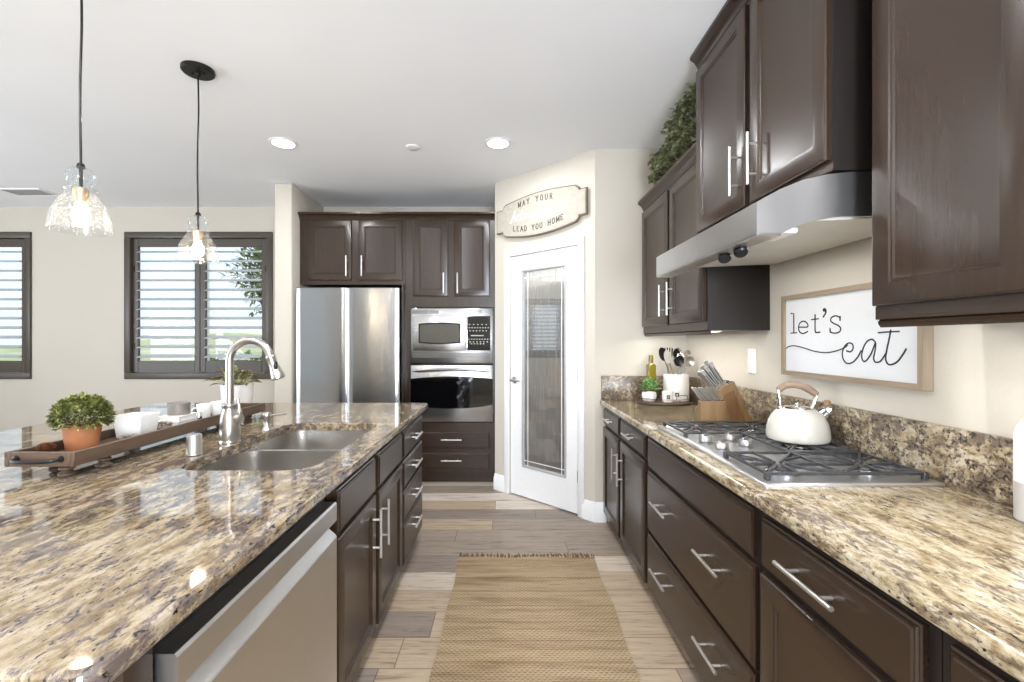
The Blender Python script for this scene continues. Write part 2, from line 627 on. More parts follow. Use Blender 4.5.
def make_floor_mat():
    m = Mat('vinyl_plank')
    g = m.n('ShaderNodeNewGeometry')
    sp = m.n('ShaderNodeSeparateXYZ')
    m.l(g.outputs['Position'], sp.inputs[0])
    PW, PL = 0.2, 1.22
    yy = m.math('DIVIDE', m.math('SUBTRACT', sp.outputs['Y'], 3.505 - 4.0), PW)
    row = m.math('FLOOR', yy)
    fy = m.math('FRACT', yy)
    wn1 = m.n('ShaderNodeTexWhiteNoise', noise_dimensions='1D')
    m.l(m.math('ADD', row, 3.37), wn1.inputs['W'])
    xx = m.math('ADD', m.math('DIVIDE', sp.outputs['X'], PL), m.math('MULTIPLY', wn1.outputs['Value'], 7.3))
    colm = m.math('FLOOR', xx)
    fx = m.math('FRACT', xx)
    cb = m.n('ShaderNodeCombineXYZ')
    m.l(row, cb.inputs[0])
    m.l(colm, cb.inputs[1])
    wn2 = m.n('ShaderNodeTexWhiteNoise', noise_dimensions='3D')
    m.l(cb.outputs[0], wn2.inputs['Vector'])
    tone = m.ramp(wn2.outputs['Value'], [(0.0, srgb(152, 137, 123)), (0.2, srgb(196, 182, 165)), (0.4, srgb(176, 157, 134)),
                                         (0.6, srgb(140, 127, 117)), (0.8, srgb(206, 194, 179)), (1.0, srgb(184, 167, 147))], 'CONSTANT')
    # grain along X, shifted per plank
    mp = m.n('ShaderNodeMapping')
    mp.inputs['Scale'].default_value = (1.0, 13, 1)
    ad = m.n('ShaderNodeVectorMath', operation='ADD')
    sc = m.n('ShaderNodeVectorMath', operation='SCALE')
    sc.inputs['Scale'].default_value = 11.0
    m.l(wn2.outputs['Color'], sc.inputs[0])
    m.l(g.outputs['Position'], ad.inputs[0])
    m.l(sc.outputs[0], ad.inputs[1])
    m.l(ad.outputs[0], mp.inputs['Vector'])
    gr = m.noise(mp.outputs[0], 3.0, 7, 0.62, 0.9)
    fine = m.noise(mp.outputs[0], 14, 5, 0.6, 0.3)
    gm = m.math('ADD', m.math('MULTIPLY', gr, 0.7), m.math('MULTIPLY', fine, 0.3))
    gcol = m.ramp(gm, [(0.36, (0.44, 0.42, 0.405, 1)), (0.47, (0.93, 0.925, 0.92, 1)), (0.64, (1.14, 1.13, 1.11, 1))])
    c = m.mix(1.0, tone, gcol, 'MULTIPLY')
    ex = m.math('MINIMUM', fx, m.math('SUBTRACT', 1.0, fx))
    ey = m.math('MINIMUM', fy, m.math('SUBTRACT', 1.0, fy))
    d = m.math('MINIMUM', m.math('MULTIPLY', ex, PL), m.math('MULTIPLY', ey, PW))
    seam = m.ramp(m.math('DIVIDE', d, 0.003), [(0.3, (0.35, 0.33, 0.31, 1)), (1.0, (1, 1, 1, 1))])
    c = m.mix(1.0, c, seam, 'MULTIPLY')
    m.set(c, 0.42, 0, 0.4)
    m.bump(gm, 0.08, 0.001)
    return m.m


M['floor'] = make_floor_mat()


def make_rug_mat():
    m = Mat('woven_jute')
    g = m.n('ShaderNodeTexCoord')
    sp = m.n('ShaderNodeSeparateXYZ')
    m.l(g.outputs['Object'], sp.inputs[0])
    x, y = sp.outputs['X'], sp.outputs['Y']
    v = m.coords((1.0, 9.0, 1.0))
    wob = m.noise(m.coords((3, 3, 3)), 2.0, 3)
    yw = m.math('ADD', y, m.math('MULTIPLY', wob, 0.012))
    r1 = m.math('SINE', m.math('MULTIPLY', yw, 2 * PI / 0.0125))
    par = m.math('MULTIPLY', m.math('FLOOR', m.math('DIVIDE', yw, 0.0125)), PI)
    c1 = m.math('SINE', m.math('ADD', m.math('MULTIPLY', x, 2 * PI / 0.022), par))
    h = m.math('ADD', m.math('MULTIPLY', r1, 0.5), m.math('MULTIPLY', c1, 0.5))
    band = m.noise(v, 1.6, 4, 0.65)
    fine = m.noise(m.coords((1, 2.2, 1)), 150, 3)
    base = m.ramp(band, [(0.32, srgb(138, 117, 90)), (0.46, srgb(162, 141, 112)), (0.6, srgb(176, 156, 127)), (0.7, srgb(152, 131, 103))])
    hh = m.math('ADD', m.math('MULTIPLY', h, 0.30), m.math('MULTIPLY', fine, 1.0))
    sh = m.ramp(hh, [(0.2, (0.55, 0.51, 0.46, 1)), (0.55, (1, 1, 1, 1)), (0.85, (1.16, 1.14, 1.10, 1))])
    # darker weft lines every so often
    ln = m.math('ABSOLUTE', m.math('SUBTRACT', m.math('FRACT', m.math('DIVIDE', yw, 0.137)), 0.5))
    lf = m.ramp(ln, [(0.0, (0.72, 0.68, 0.62, 1)), (0.06, (1, 1, 1, 1))])
    c = m.mix(1.0, base, sh, 'MULTIPLY')
    c = m.mix(1.0, c, lf, 'MULTIPLY')
    m.set(c, 0.95, 0, 0.1)
    m.bump(hh, 0.7, 0.004)
    return m.m


M['rug'] = make_rug_mat()


def make_seeded_glass():
    m = Mat('seeded_glass')
    m.t.nodes.remove(m.b)
    v = m.coords()
    vo = m.n('ShaderNodeTexVoronoi', feature='F1')
    vo.inputs['Scale'].default_value = 130
    m.l(v, vo.inputs['Vector'])
    dots = m.ramp(vo.outputs['Distance'], [(0.16, (1, 1, 1, 1)), (0.34, (0, 0, 0, 1))])
    nz = m.noise(v, 50, 2)
    keep = m.ramp(nz, [(0.45, (0, 0, 0, 1)), (0.52, (1, 1, 1, 1))])
    sd = m.mix(1.0, dots, keep, 'MULTIPLY')
    bw = m.n('ShaderNodeRGBToBW')
    m.l(sd, bw.inputs[0])
    bp = m.n('ShaderNodeBump')
    bp.inputs['Strength'].default_value = 0.5
    bp.inputs['Distance'].default_value = 0.002
    m.l(bw.outputs[0], bp.inputs['Height'])
    tr = m.n('ShaderNodeBsdfTransparent')
    tr.inputs[0].default_value = (0.97, 0.98, 0.985, 1)
    gl = m.n('ShaderNodeBsdfGlossy')
    gl.inputs['Roughness'].default_value = 0.05
    m.l(bp.outputs[0], gl.inputs['Normal'])
    tl = m.n('ShaderNodeBsdfTranslucent')
    tl.inputs[0].default_value = (0.95, 0.95, 0.95, 1)
    lw = m.n('ShaderNodeLayerWeight')
    lw.inputs['Blend'].default_value = 0.40
    mx = m.n('ShaderNodeMixShader')
    bk = m.n('ShaderNodeNewGeometry')
    m.l(m.math('MULTIPLY', m.math('MULTIPLY', lw.outputs['Fresnel'], 0.9), m.math('SUBTRACT', 1.0, bk.outputs['Backfacing'])), mx.inputs[0])
    m.l(tr.outputs[0], mx.inputs[1])
    m.l(gl.outputs[0], mx.inputs[2])
    mx2 = m.n('ShaderNodeMixShader')
    m.l(m.math('ADD', m.math('MULTIPLY', bw.outputs[0], 0.36), 0.016), mx2.inputs[0])
    m.l(mx.outputs[0], mx2.inputs[1])
    m.l(tl.outputs[0], mx2.inputs[2])
    m.l(mx2.outputs[0], m.out.inputs['Surface'])
    return m.m


M['seeded'] = make_seeded_glass()


def make_reeded_glass():
    m = Mat('reeded_pantry_glass')
    m.t.nodes.remove(m.b)
    v = m.coords((70, 70, 3.0))
    f = m.noise(v, 1.0, 3)
    bp = m.n('ShaderNodeBump')
    bp.inputs['Strength'].default_value = 0.10
    bp.inputs['Distance'].default_value = 0.0015
    m.l(f, bp.inputs['Height'])
    tr = m.n('ShaderNodeBsdfTransparent')
    tr.inputs[0].default_value = (0.84, 0.88, 0.94, 1)
    rf = m.n('ShaderNodeBsdfTranslucent')
    rf.inputs[0].default_value = (0.80, 0.84, 0.90, 1)
    gl = m.n('ShaderNodeBsdfGlossy')
    gl.inputs['Roughness'].default_value = 0.02
    m.l(bp.outputs[0], gl.inputs['Normal'])
    mx0 = m.n('ShaderNodeMixShader')
    m.l(m.ramp(f, [(0.35, (0.24, 0.24, 0.24, 1)), (0.65, (0.40, 0.40, 0.40, 1))]), mx0.inputs[0])
    m.l(tr.outputs[0], mx0.inputs[1])
    m.l(rf.outputs[0], mx0.inputs[2])
    fr = m.n('ShaderNodeFresnel')
    fr.inputs['IOR'].default_value = 1.9
    m.l(bp.outputs[0], fr.inputs['Normal'])
    mx = m.n('ShaderNodeMixShader')
    bk = m.n('ShaderNodeNewGeometry')
    m.l(m.math('MULTIPLY', m.math('MULTIPLY', fr.outputs[0], 3.4), m.math('SUBTRACT', 1.0, bk.outputs['Backfacing'])), mx.inputs[0])
    m.l(mx0.outputs[0], mx.inputs[1])
    m.l(gl.outputs[0], mx.inputs[2])
    m.l(mx.outputs[0], m.out.inputs['Surface'])
    return m.m


M['reeded'] = make_reeded_glass()


def make_lawn_mat():
    m = Mat('lawn')
    v = m.coords(world=True)
    f = m.noise(v, 0.6, 5, 0.65)
    c = m.ramp(f, [(0.35, srgb(150, 164, 122)), (0.5, srgb(186, 194, 150)), (0.65, srgb(212, 210, 180))])
    m.set(c, 0.95, 0, 0.1)
    return m.m


M['lawn'] = make_lawn_mat()

# ------------------------------------------------------------------ room shell
CEIL = 2.775
WX = 1.35                       # right wall
BY = 4.95                       # back wall
LX = -7.0                       # left wall
RY = -3.2                       # rear wall
DP0 = V(-0.091, 4.217, 0)       # diagonal pantry wall, far-left end
DP1 = V(0.67, 3.456, 0)         # and its near-right end
DU = (DP1 - DP0).normalized()
DN = V(-DU.y, DU.x, 0) * -1     # towards the room
if DN.y > 0:
    DN = -DN
DL = (DP1 - DP0).length
FD = Fr(DP0, DU, (0, 0, 1), DN)
CT = 0.912                      # counter top height
CB = 0.872                      # underside of the granite

b = MB(); b.box(LX - 0.2, WX + 0.2, RY - 0.2, BY + 0.2, -0.12, 0)
struct(b.build('floor', M['floor']))
b = MB(); b.box(LX - 0.2, WX + 0.2, RY - 0.2, BY + 0.2, CEIL, CEIL + 0.2)
struct(b.build('ceiling', M['ceiling']))

W1 = (-4.04, -2.486, 0.95, 2.497)         # window 1 opening on the back wall
W2 = (-6.62, -5.057, 0.95, 2.497)
b = MB()
T = 0.16
for x0, x1, z0, z1 in ((LX, W2[0], 0, CEIL), (W2[0], W2[1], 0, W2[2]), (W2[0], W2[1], W2[3], CEIL), (W2[1], W1[0], 0, CEIL),
                       (W1[0], W1[1], 0, W1[2]), (W1[0], W1[1], W1[3], CEIL), (W1[1], WX, 0, CEIL)):
    b.box(x0, x1, BY, BY + T, z0, z1)
struct(b.build('wall_back', M['wall'], smooth=False))
b = MB(); b.box(-2.09, -1.93, 4.20, BY, 0, CEIL, 0.014, 3)
struct(b.build('wall_stub', M['wall']))
b = MB(); b.box(WX, WX + T, RY, BY, 0, CEIL)
struct(b.build('wall_right', M['wall'], smooth=False))
# diagonal wall with the door opening
DA0, DA1, DZ = 0.175 * DL, 0.863 * DL, 2.085
b = MB()
b.fbox(FD, 0, DA0, 0, CEIL, -0.11, 0)
b.fbox(FD, DA1, DL, 0, CEIL, -0.11, 0)
b.fbox(FD, DA0, DA1, DZ, CEIL, -0.11, 0)
struct(b.build('wall_pantry', M['wall']))
b = MB(); b.box(DP0.x, DP0.x + 0.11, DP0.y + 0.02, BY, 0, CEIL)
struct(b.build('wall_pantry_left', M['wall'], smooth=False))
b = MB(); b.box(DP1.x, WX, DP1.y, DP1.y + 0.11, 0, CEIL)
struct(b.build('wall_pantry_right', M['wall'], smooth=False))
# left wall: window and an opening added for fill light; rear wall: two more
W3 = (2.75, 4.35, 0.95, 2.35)             # y0, y1, z0, z1
b = MB()
for y0, y1, z0, z1 in ((RY, -1.4, 0, CEIL), (-1.4, 2.2, 2.5, CEIL), (-1.4, 2.2, 0, 0.5), (2.2, W3[0], 0, CEIL), (W3[0], W3[1], 0, W3[2]), (W3[0], W3[1], W3[3], CEIL), (W3[1], BY, 0, CEIL)):
    b.box(LX - T, LX, y0, y1, z0, z1)
struct(b.build('wall_left', M['wall'], smooth=False))
b = MB()
for x0, x1, z0, z1 in ((LX, -6.5, 0, CEIL), (-6.5, -4.7, 2.4, CEIL), (-6.5, -4.7, 0, 0.25), (-4.7, 0.0, 0, CEIL), (0.0, 1.2, 2.4, CEIL), (0.0, 1.2, 0, 0.25), (1.2, WX, 0, CEIL)):
    b.box(x0, x1, RY - T, RY, z0, z1)
struct(b.build('wall_rear', M['wall'], smooth=False))


def baseboard(name, f, a0, a1):
    b = MB()
    prof = [(0, 0), (0.018, 0), (0.018, 0.105), (0.012, 0.118), (0.010, 0.132), (0.004, 0.145), (0, 0.145)]
    b.rings([[f.p(a, z, c) for c, z in prof] for a in (a0, a1)])
    return struct(b.build(name, M['trim']))


baseboard('baseboard_pantry_left', FD, 0.0, 0.122 * DL)
baseboard('baseboard_pantry_right', FD, 0.902 * DL, DL + 0.012)
baseboard('baseboard_corner', Fr((0.664, DP1.y, 0), (1, 0, 0), (0, 0, 1), (0, -1, 0)), -0.004, 0.09)
baseboard('baseboard_back', Fr((0, BY, 0), (1, 0, 0), (0, 0, 1), (0, -1, 0)), LX, -2.09)

# ------------------------------------------------------------------ windows and plantation shutters


def window(n, f, w, h, label):
    """f: a along the wall, b up, c into the room; origin at the opening's lower corner on the wall face"""
    root = sempty('window_%d' % n, f.p(w / 2, 0, 0))
    b = MB()
    for a0, a1, b0, b1 in ((0, w, 0, 0.05), (0, w, h - 0.05, h), (0, 0.05, 0.05, h - 0.05), (w - 0.05, w, 0.05, h - 0.05), (w / 2 - 0.03, w / 2 + 0.03, 0.05, h - 0.05)):
        b.fbox(f, a0, a1, b0, b1, -0.13, -0.08)
    b.build('window_frame', M['trim'], root, smooth=False)
    b = MB()
    b.fbox(f, 0.05, w - 0.05, 0.05, h - 0.05, -0.108, -0.102)
    b.build('pane', M['pane'], root, smooth=False)
    sh = thing('plantation_shutter', label, 'shutter', f.p(w / 2, 0, 0.01))
    b = MB()
    fw = 0.055
    for a0, a1, b0, b1 in ((-0.01, w + 0.01, -0.01, fw), (-0.01, w + 0.01, h - fw, h + 0.01), (-0.01, fw, fw, h - fw), (w - fw, w + 0.01, fw, h - fw)):
        b.fbox(f, a0, a1, b0, b1, -0.055, 0.022, 0.006, 2)
    b.build('shutter_frame', M['shutter'], sh)
    ia0, ia1 = fw + 0.003, w - fw - 0.003
    mid = (ia0 + ia1) / 2
    for p0, p1 in ((ia0, mid - 0.002), (mid + 0.002, ia1)):
        b = MB()
        st, tr, br = 0.058, 0.085, 0.125
        z0, z1 = fw + 0.003, h - fw - 0.003
        b.fbox(f, p0, p0 + st, z0, z1, -0.045, -0.014, 0.003, 1)
        b.fbox(f, p1 - st, p1, z0, z1, -0.045, -0.014, 0.003, 1)
        b.fbox(f, p0 + st, p1 - st, z0, z0 + br, -0.045, -0.014, 0.003, 1)
        b.fbox(f, p0 + st, p1 - st, z1 - tr, z1, -0.045, -0.014, 0.003, 1)
        pan = b.build('shutter_panel', M['shutter'], sh)
        b = MB()
        nl = 12
        lo, hi = z0 + br, z1 - tr
        sp = (hi - lo) / nl
        for i in range(nl):
            zc = lo + sp * (i + 0.5)
            th = R(-20)
            hw = 0.052
            ring = []
            for k in range(10):
                t = 2 * PI * k / 10
                x_, y_ = hw * math.cos(t), 0.0058 * math.sin(t)
                ring.append((x_ * math.cos(th) - y_ * math.sin(th), x_ * math.sin(th) + y_ * math.cos(th)))
            b.rings([[f.p(a, zc + yy, -0.030 + xx) for xx, yy in ring] for a in (p0 + st + 0.002, p1 - st - 0.002)])
        b.build('louvers', M['louver'], pan)
        for h0 in (z0 + 0.25, z1 - 0.35):
            b = MB()
            b.fbox(f, (p0 + 0.012) if p0 == ia0 else (p1 - 0.020), (p0 + 0.020) if p0 == ia0 else (p1 - 0.012), h0, h0 + 0.06, -0.0145, -0.006)
            b.build('hinge', M['bronze'], pan)
    return root


window(1, Fr((W1[0], BY, W1[2]), (1, 0, 0), (0, 0, 1), (0, -1, 0)), W1[1] - W1[0], W1[3] - W1[2], 'dark brown plantation shutter on the window behind the faucet')
window(2, Fr((W2[0], BY, W2[2]), (1, 0, 0), (0, 0, 1), (0, -1, 0)), W2[1] - W2[0], W2[3] - W2[2], 'dark brown plantation shutter cut off by the left photo edge')
window(3, Fr((LX, W3[0], W3[2]), (0, 1, 0), (0, 0, 1), (1, 0, 0)), W3[1] - W3[0], W3[3] - W3[2], 'plantation shutter on the left side wall, mirrored in the pantry door glass')

# ------------------------------------------------------------------ pantry door
door = sempty('door_1', FD.p((DA0 + DA1) / 2, 0, 0))
b = MB()
cw = 0.057
cprof = lambda a0, a1, b0, b1: b.fbox(FD, a0, a1, b0, b1, 0.0005, 0.016, 0.004, 2)
cprof(DA0 - cw, DA0, 0, DZ + cw)
cprof(DA1, DA1 + cw, 0, DZ + cw)
cprof(DA0, DA1, DZ, DZ + cw)
b.build('door_casing', M['trim'], door)
b = MB()
g0, g1 = 0.302 * DL, 0.748 * DL
gz0, gz1 = 0.262, 1.957
l0, l1, lz0, lz1 = DA0 + 0.003, DA1 - 0.003, 0.012, DZ - 0.003
for a0, a1, b0, b1 in ((l0, g0, lz0, lz1), (g1, l1, lz0, lz1), (g0, g1, lz0, gz0), (g0, g1, gz1, lz1)):
    b.fbox(FD, a0, a1, b0, b1, -0.045, -0.008)
leaf = b.build('door_leaf', M['trim'], door, smooth=False)
b = MB()
for a0, a1, b0, b1 in ((g0, g1, gz0, gz0 + 0.02), (g0, g1, gz1 - 0.02, gz1), (g0, g0 + 0.02, gz0 + 0.02, gz1 - 0.02), (g1 - 0.02, g1, gz0 + 0.02, gz1 - 0.02)):
    b.fbox(FD, a0, a1, b0, b1, -0.040, -0.003, 0.004, 2)
b.build('glazing_bead', m_plain('grey_bead_trim', srgb(176, 176, 176), 0.4), leaf)
b = MB()
b.fbox(FD, g0 + 0.018, g1 - 0.018, gz0 + 0.018, gz1 - 0.018, -0.026, -0.022)
b.build('glass_pane', M['reeded'], leaf, smooth=False)
b = MB()
for a0, a1, b0, b1 in ((g0 + 0.055, g0 + 0.061, gz0 + 0.02, gz1 - 0.02), (g1 - 0.061, g1 - 0.055, gz0 + 0.02, gz1 - 0.02),
                       (g0 + 0.02, g1 - 0.02, gz0 + 0.055, gz0 + 0.061), (g0 + 0.02, g1 - 0.02, gz1 - 0.075, gz1 - 0.069)):
    b.fbox(FD, a0, a1, b0, b1, -0.0225, -0.0205)
b.build('etched_border', M['outlet'], leaf, smooth=False)
hd = MB()
hp = FD.p(DA0 + 0.055, 1.005, -0.008)
hd.lathe(hp, [(0.030, 0), (0.030, 0.006), (0.022, 0.012), (0.011, 0.014), (0.011, 0.045)], 20, axis=DN)
hd.tube([FD.p(DA0 + 0.050, 1.005, 0.036), FD.p(DA0 + 0.09, 1.005, 0.040), FD.p(DA0 + 0.15, 1.002, 0.036)], [0.010, 0.009, 0.007], 10)
hd.build('lever_handle', M['nickel'], leaf)
for z in (1.90, 1.08, 0.30):
    b = MB()
    b.cyl(FD.p(DA1 - 0.004, z - 0.045, 0.000), FD.p(DA1 - 0.004, z + 0.045, 0.000), 0.0075, 10)
    b.fbox(FD, DA1 - 0.018, DA1 - 0.003, z - 0.045, z + 0.045, -0.008, -0.003)
    b.build('hinge', M['nickel'], leaf)

lamp('pantry_fill', 'POINT', (0.55, 4.45, 2.6), (0, 0, 0), 34, (1, 0.95, 0.88), radius=0.08)  # added lamp without a fitting, brightens the pantry behind the glass
# pantry contents behind the glass
PF = FD


def shelf_poly(inset):
    return [(DP0.x + 0.13, DP0.y + 0.55), (DP0.x + 0.13, BY - 0.02), (WX - 0.02, BY - 0.02), (WX - 0.02, DP1.y + 0.75), (WX - 0.45, DP1.y + 0.75), (WX - 0.45, BY - 0.42), (DP0.x + 0.5, BY - 0.42), (DP0.x + 0.5, DP0.y + 0.55)]


FZ = Fr((0, 0, 0), (1, 0, 0), (0, 1, 0), (0, 0, 1))
for i, z in enumerate((0.42, 0.86, 1.24, 1.58, 1.90)):
    b = MB()
    poly = shelf_poly(0)
    b.prism(FZ, poly, z, z + 0.02)
    tag(b.build('pantry_shelf', M['trim'], smooth=False),
        ['lowest white shelf inside the pantry', 'white pantry shelf holding the wicker basket', 'middle white shelf inside the pantry, above the wicker basket', 'fourth white pantry shelf up from the floor', 'topmost white shelf inside the pantry'][i], 'shelf')


def basket(name, x0, x1, y0, y1, z, h, mat, label):
    b = MB()
    t = 0.012
    o = lambda i, zz, k=1: [V(x0 + i, y0 + i, zz), V(x1 - i, y0 + i, zz), V(x1 - i, y1 - i, zz), V(x0 + i, y1 - i, zz)]
    b.rings([o(0.012, z), o(0, z + h), o(t, z + h), o(0.012 + t, z + 0.012)])
    return tag(b.build(name, mat), label, 'basket' if 'basket' in name else 'bin')


basket('wicker_basket', 0.42, 0.78, 4.545, 4.86, 0.881, 0.20, M['wicker'], 'tan wicker basket on the pantry shelf behind the door glass')
basket('storage_bin', 0.44, 0.80, 4.545, 4.86, 0.441, 0.24, M['bin'], 'grey storage bin on the lowest pantry shelf')
basket('storage_bin', 0.40, 0.72, 4.545, 4.86, 1.601, 0.17, M['bin'], 'grey storage bin on the fourth pantry shelf up')

# ------------------------------------------------------------------ sign over the pantry door
sg = thing('welcome_sign', 'whitewashed scalloped wooden sign reading MAY YOUR adventures LEAD YOU HOME above the pantry door', 'sign', FD.p(DL * 0.5, 2.25, 0.012))
s0, s1 = 0.050 * DL, 0.950 * DL
e0, e1 = 0.152 * DL, 0.858 * DL


def sign_outline(i):
    pts = []
    zt, zb = 2.500 - i, 2.297 + i
    r = 0.030
    top, bot = 2.540 - i, 2.255 + i
    a0, a1 = s0 + i, s1 - i
    c0, c1 = e0, e1
    pts += [(a0, zb), (a0, zt), (c0 - r + i * 0.5, zt)]
    for k in range(1, 5):                         # notched corner
        t = PI / 2 * k / 5
        pts.append((c0 - r * math.cos(t) + i * 0.5, zt + (top - zt) * math.sin(t) * 0.8))
    pts.append((c0 + i * 0.5, top))
    for k in range(1, 14):
        t = k / 14
        pts.append((c0 + (c1 - c0) * t, top + 0.032 * math.sin(PI * t)))
    pts.append((c1 - i * 0.5, top))
    for k in range(4, 0, -1):
        t = PI / 2 * k / 5
        pts.append((c1 + r * math.cos(t) - i * 0.5, zt + (top - zt) * math.sin(t) * 0.8))
    pts += [(c1 + r - i * 0.5, zt), (a1, zt), (a1, zb), (c1 + r - i * 0.5, zb)]
    for k in range(1, 5):
        t = PI / 2 * k / 5
        pts.append((c1 + r * math.cos(t) - i * 0.5, zb + (bot - zb) * math.sin(t) * 0.8))
    pts.append((c1 - i * 0.5, bot))
    for k in range(13, 0, -1):
        t = k / 14
        pts.append((c0 + (c1 - c0) * t, bot - 0.040 * math.sin(PI * t)))
    pts.append((c0 + i * 0.5, bot))
    for k in range(4, 0, -1):
        t = PI / 2 * k / 5
        pts.append((c0 - r * math.cos(t) + i * 0.5, zb + (bot - zb) * math.sin(t) * 0.8))
    pts.append((c0 - r + i * 0.5, zb))
    return pts


b = MB(); b.prism(FD, sign_outline(0), 0.012, 0.030)
b.build('backing_board', M['signedge'], sg)
b = MB(); b.prism(FD, sign_outline(0.010), 0.0285, 0.034)
b.build('face_board', M['signboard'], sg)

SERIF = {   # strokes on a 1-high grid
    'M': [[(0.05, 0), (0.05, 1)], [(0.05, 1), (0.45, 0.1)], [(0.45, 0.1), (0.85, 1)], [(0.85, 1), (0.85, 0)], [(-0.05, 0), (0.18, 0)], [(0.72, 0), (0.98, 0)], [(-0.05, 1), (0.08, 1)], [(0.83, 1), (0.98, 1)]],
    'A': [[(0.02, 0), (0.4, 1)], [(0.4, 1), (0.78, 0)], [(0.16, 0.35), (0.64, 0.35)], [(-0.08, 0), (0.16, 0)], [(0.64, 0), (0.9, 0)]],
    'Y': [[(0.0, 1), (0.38, 0.5)], [(0.76, 1), (0.38, 0.5)], [(0.38, 0.5), (0.38, 0)], [(-0.08, 1), (0.14, 1)], [(0.62, 1), (0.86, 1)], [(0.24, 0), (0.52, 0)]],
    'O': [[(0.4 + 0.38 * math.cos(t * PI / 8), 0.5 + 0.5 * math.sin(t * PI / 8)) for t in range(17)]],
    'U': [[(0.06, 1), (0.06, 0.3), (0.16, 0.07), (0.38, 0), (0.6, 0.07), (0.7, 0.3), (0.7, 1)], [(-0.06, 1), (0.2, 1)], [(0.58, 1), (0.82, 1)]],
    'R': [[(0.08, 0), (0.08, 1), (0.45, 1), (0.62, 0.88), (0.62, 0.64), (0.45, 0.52), (0.08, 0.52)], [(0.36, 0.52), (0.7, 0)], [(-0.04, 0), (0.2, 0)], [(0.62, 0), (0.8, 0)]],
    'L': [[(0.08, 1), (0.08, 0), (0.6, 0), (0.6, 0.2)], [(-0.04, 1), (0.2, 1)]],
    'E': [[(0.6, 0.82), (0.6, 1), (0.08, 1), (0.08, 0), (0.62, 0), (0.62, 0.2)], [(0.08, 0.52), (0.48, 0.52)]],
    'D': [[(0.08, 0), (0.08, 1), (0.4, 1), (0.66, 0.82), (0.72, 0.5), (0.66, 0.18), (0.4, 0), (0.08, 0)]],
    'H': [[(0.06, 0), (0.06, 1)], [(0.7, 0), (0.7, 1)], [(0.06, 0.5), (0.7, 0.5)], [(-0.06, 0), (0.18, 0)], [(0.58, 0), (0.82, 0)], [(-0.06, 1), (0.18, 1)], [(0.58, 1), (0.82, 1)]],
}
b = MB()


def serif_line(txt, a0, a1, zc, h, arc):
    n = len(txt)
    for i, ch in enumerate(txt):
        if ch == ' ':
            continue
        t = (i + 0.5) / n
        a = a0 + (a1 - a0) * i / n
        z = zc + arc * math.sin(PI * t)
        slope = arc * PI * math.cos(PI * t) / (a1 - a0)
        f2 = Fr(FD.p(a, z, 0), FD.u + FD.v * slope, FD.v, FD.n)
        for st in SERIF[ch]:
            b.ribbon(f2, [(x * h * 0.78, y * h) for x, y in st], h * 0.17, 0.0338, 0.0352)


serif_line('MAY YOUR', 0.30 * DL, 0.67 * DL, 2.480, 0.043, 0.016)
b.build('upper_lettering', M['ink2'], sg)
b = MB()
serif_line('LEAD YOU HOME', 0.245 * DL, 0.765 * DL, 2.296, 0.043, -0.030)
b.build('lower_lettering', M['ink2'], sg)
# flowing script word across the middle
b = MB()
x0 = 0.205 * DL
SCR = 0.052
words = {
    'A': [(0, 0.1), (0.25, 0.0), (0.62, 1.3), (0.75, 1.75), (0.8, 0.9), (0.85, 0.05), (1.05, 0.12)], 'd': [(0.5, 0.8), (0.2, 0.9), (0.05, 0.4), (0.25, 0), (0.55, 0.4), (0.72, 1.7), (0.62, 0.5), (0.7, 0.0), (0.95, 0.25)],
    'v': [(0, 0.6), (0.15, 0.9), (0.25, 0.1), (0.35, 0.05), (0.6, 0.8), (0.8, 0.75)], 'e': [(0, 0.35), (0.35, 0.6), (0.3, 0.9), (0.1, 0.75), (0.1, 0.15), (0.35, 0), (0.65, 0.3)],
    'n': [(0, 0.6), (0.12, 0.85), (0.12, 0.0), (0.3, 0.7), (0.5, 0.8), (0.52, 0.1), (0.65, 0.0), (0.85, 0.3)], 't': [(0, 0.3), (0.2, 1.0), (0.3, 1.5), (0.2, 0.4), (0.3, 0.0), (0.55, 0.25)],
    'u': [(0, 0.5), (0.1, 0.85), (0.08, 0.2), (0.22, 0.0), (0.45, 0.4), (0.52, 0.85), (0.5, 0.1), (0.62, 0.0), (0.85, 0.3)], 'r': [(0, 0.4), (0.18, 0.95), (0.42, 0.78), (0.4, 0.1), (0.55, 0.0), (0.75, 0.25)],
    's': [(0, 0.3), (0.3, 0.95), (0.4, 0.5), (0.35, 0.05), (0.1, 0.05), (0.3, 0.2), (0.7, 0.35)],
}
adv = {'A': 1.05, 'd': 0.95, 'v': 0.8, 'e': 0.65, 'n': 0.85, 't': 0.55, 'u': 0.85, 'r': 0.75, 's': 0.7}
tot = sum(adv[c] for c in 'Adventures')
k = 0.60 * DL / (tot * SCR)
a = x0
for c in 'Adventures':
    pts = catmull([(x * SCR * k, y * SCR, 0) for x, y in words[c]], 5)
    b.ribbon(Fr(FD.p(a, 2.372, 0), FD.u, FD.v, FD.n), [(p.x, p.y) for p in pts], 0.0085, 0.0338, 0.0365)
    a += adv[c] * SCR * k
b.build('script_lettering', M['cream_ink'], sg)

# ------------------------------------------------------------------ cabinetry builders
DOOR = [(0, 0), (0, 0.015), (0.003, 0.019), (0.006, 0.020), (0.058, 0.020), (0.061, 0.016), (0.066, 0.0155), (0.070, 0.011), (0.074, 0.010)]
SLAB = [(0, 0), (0, 0.011), (0.004, 0.013), (0.006, 0.013), (0.008, 0.017), (0.012, 0.017), (0.015, 0.020)]
FALSE = [(0, 0), (0, 0.012), (0.006, 0.014), (0.010, 0.0145), (0.016, 0.020)]


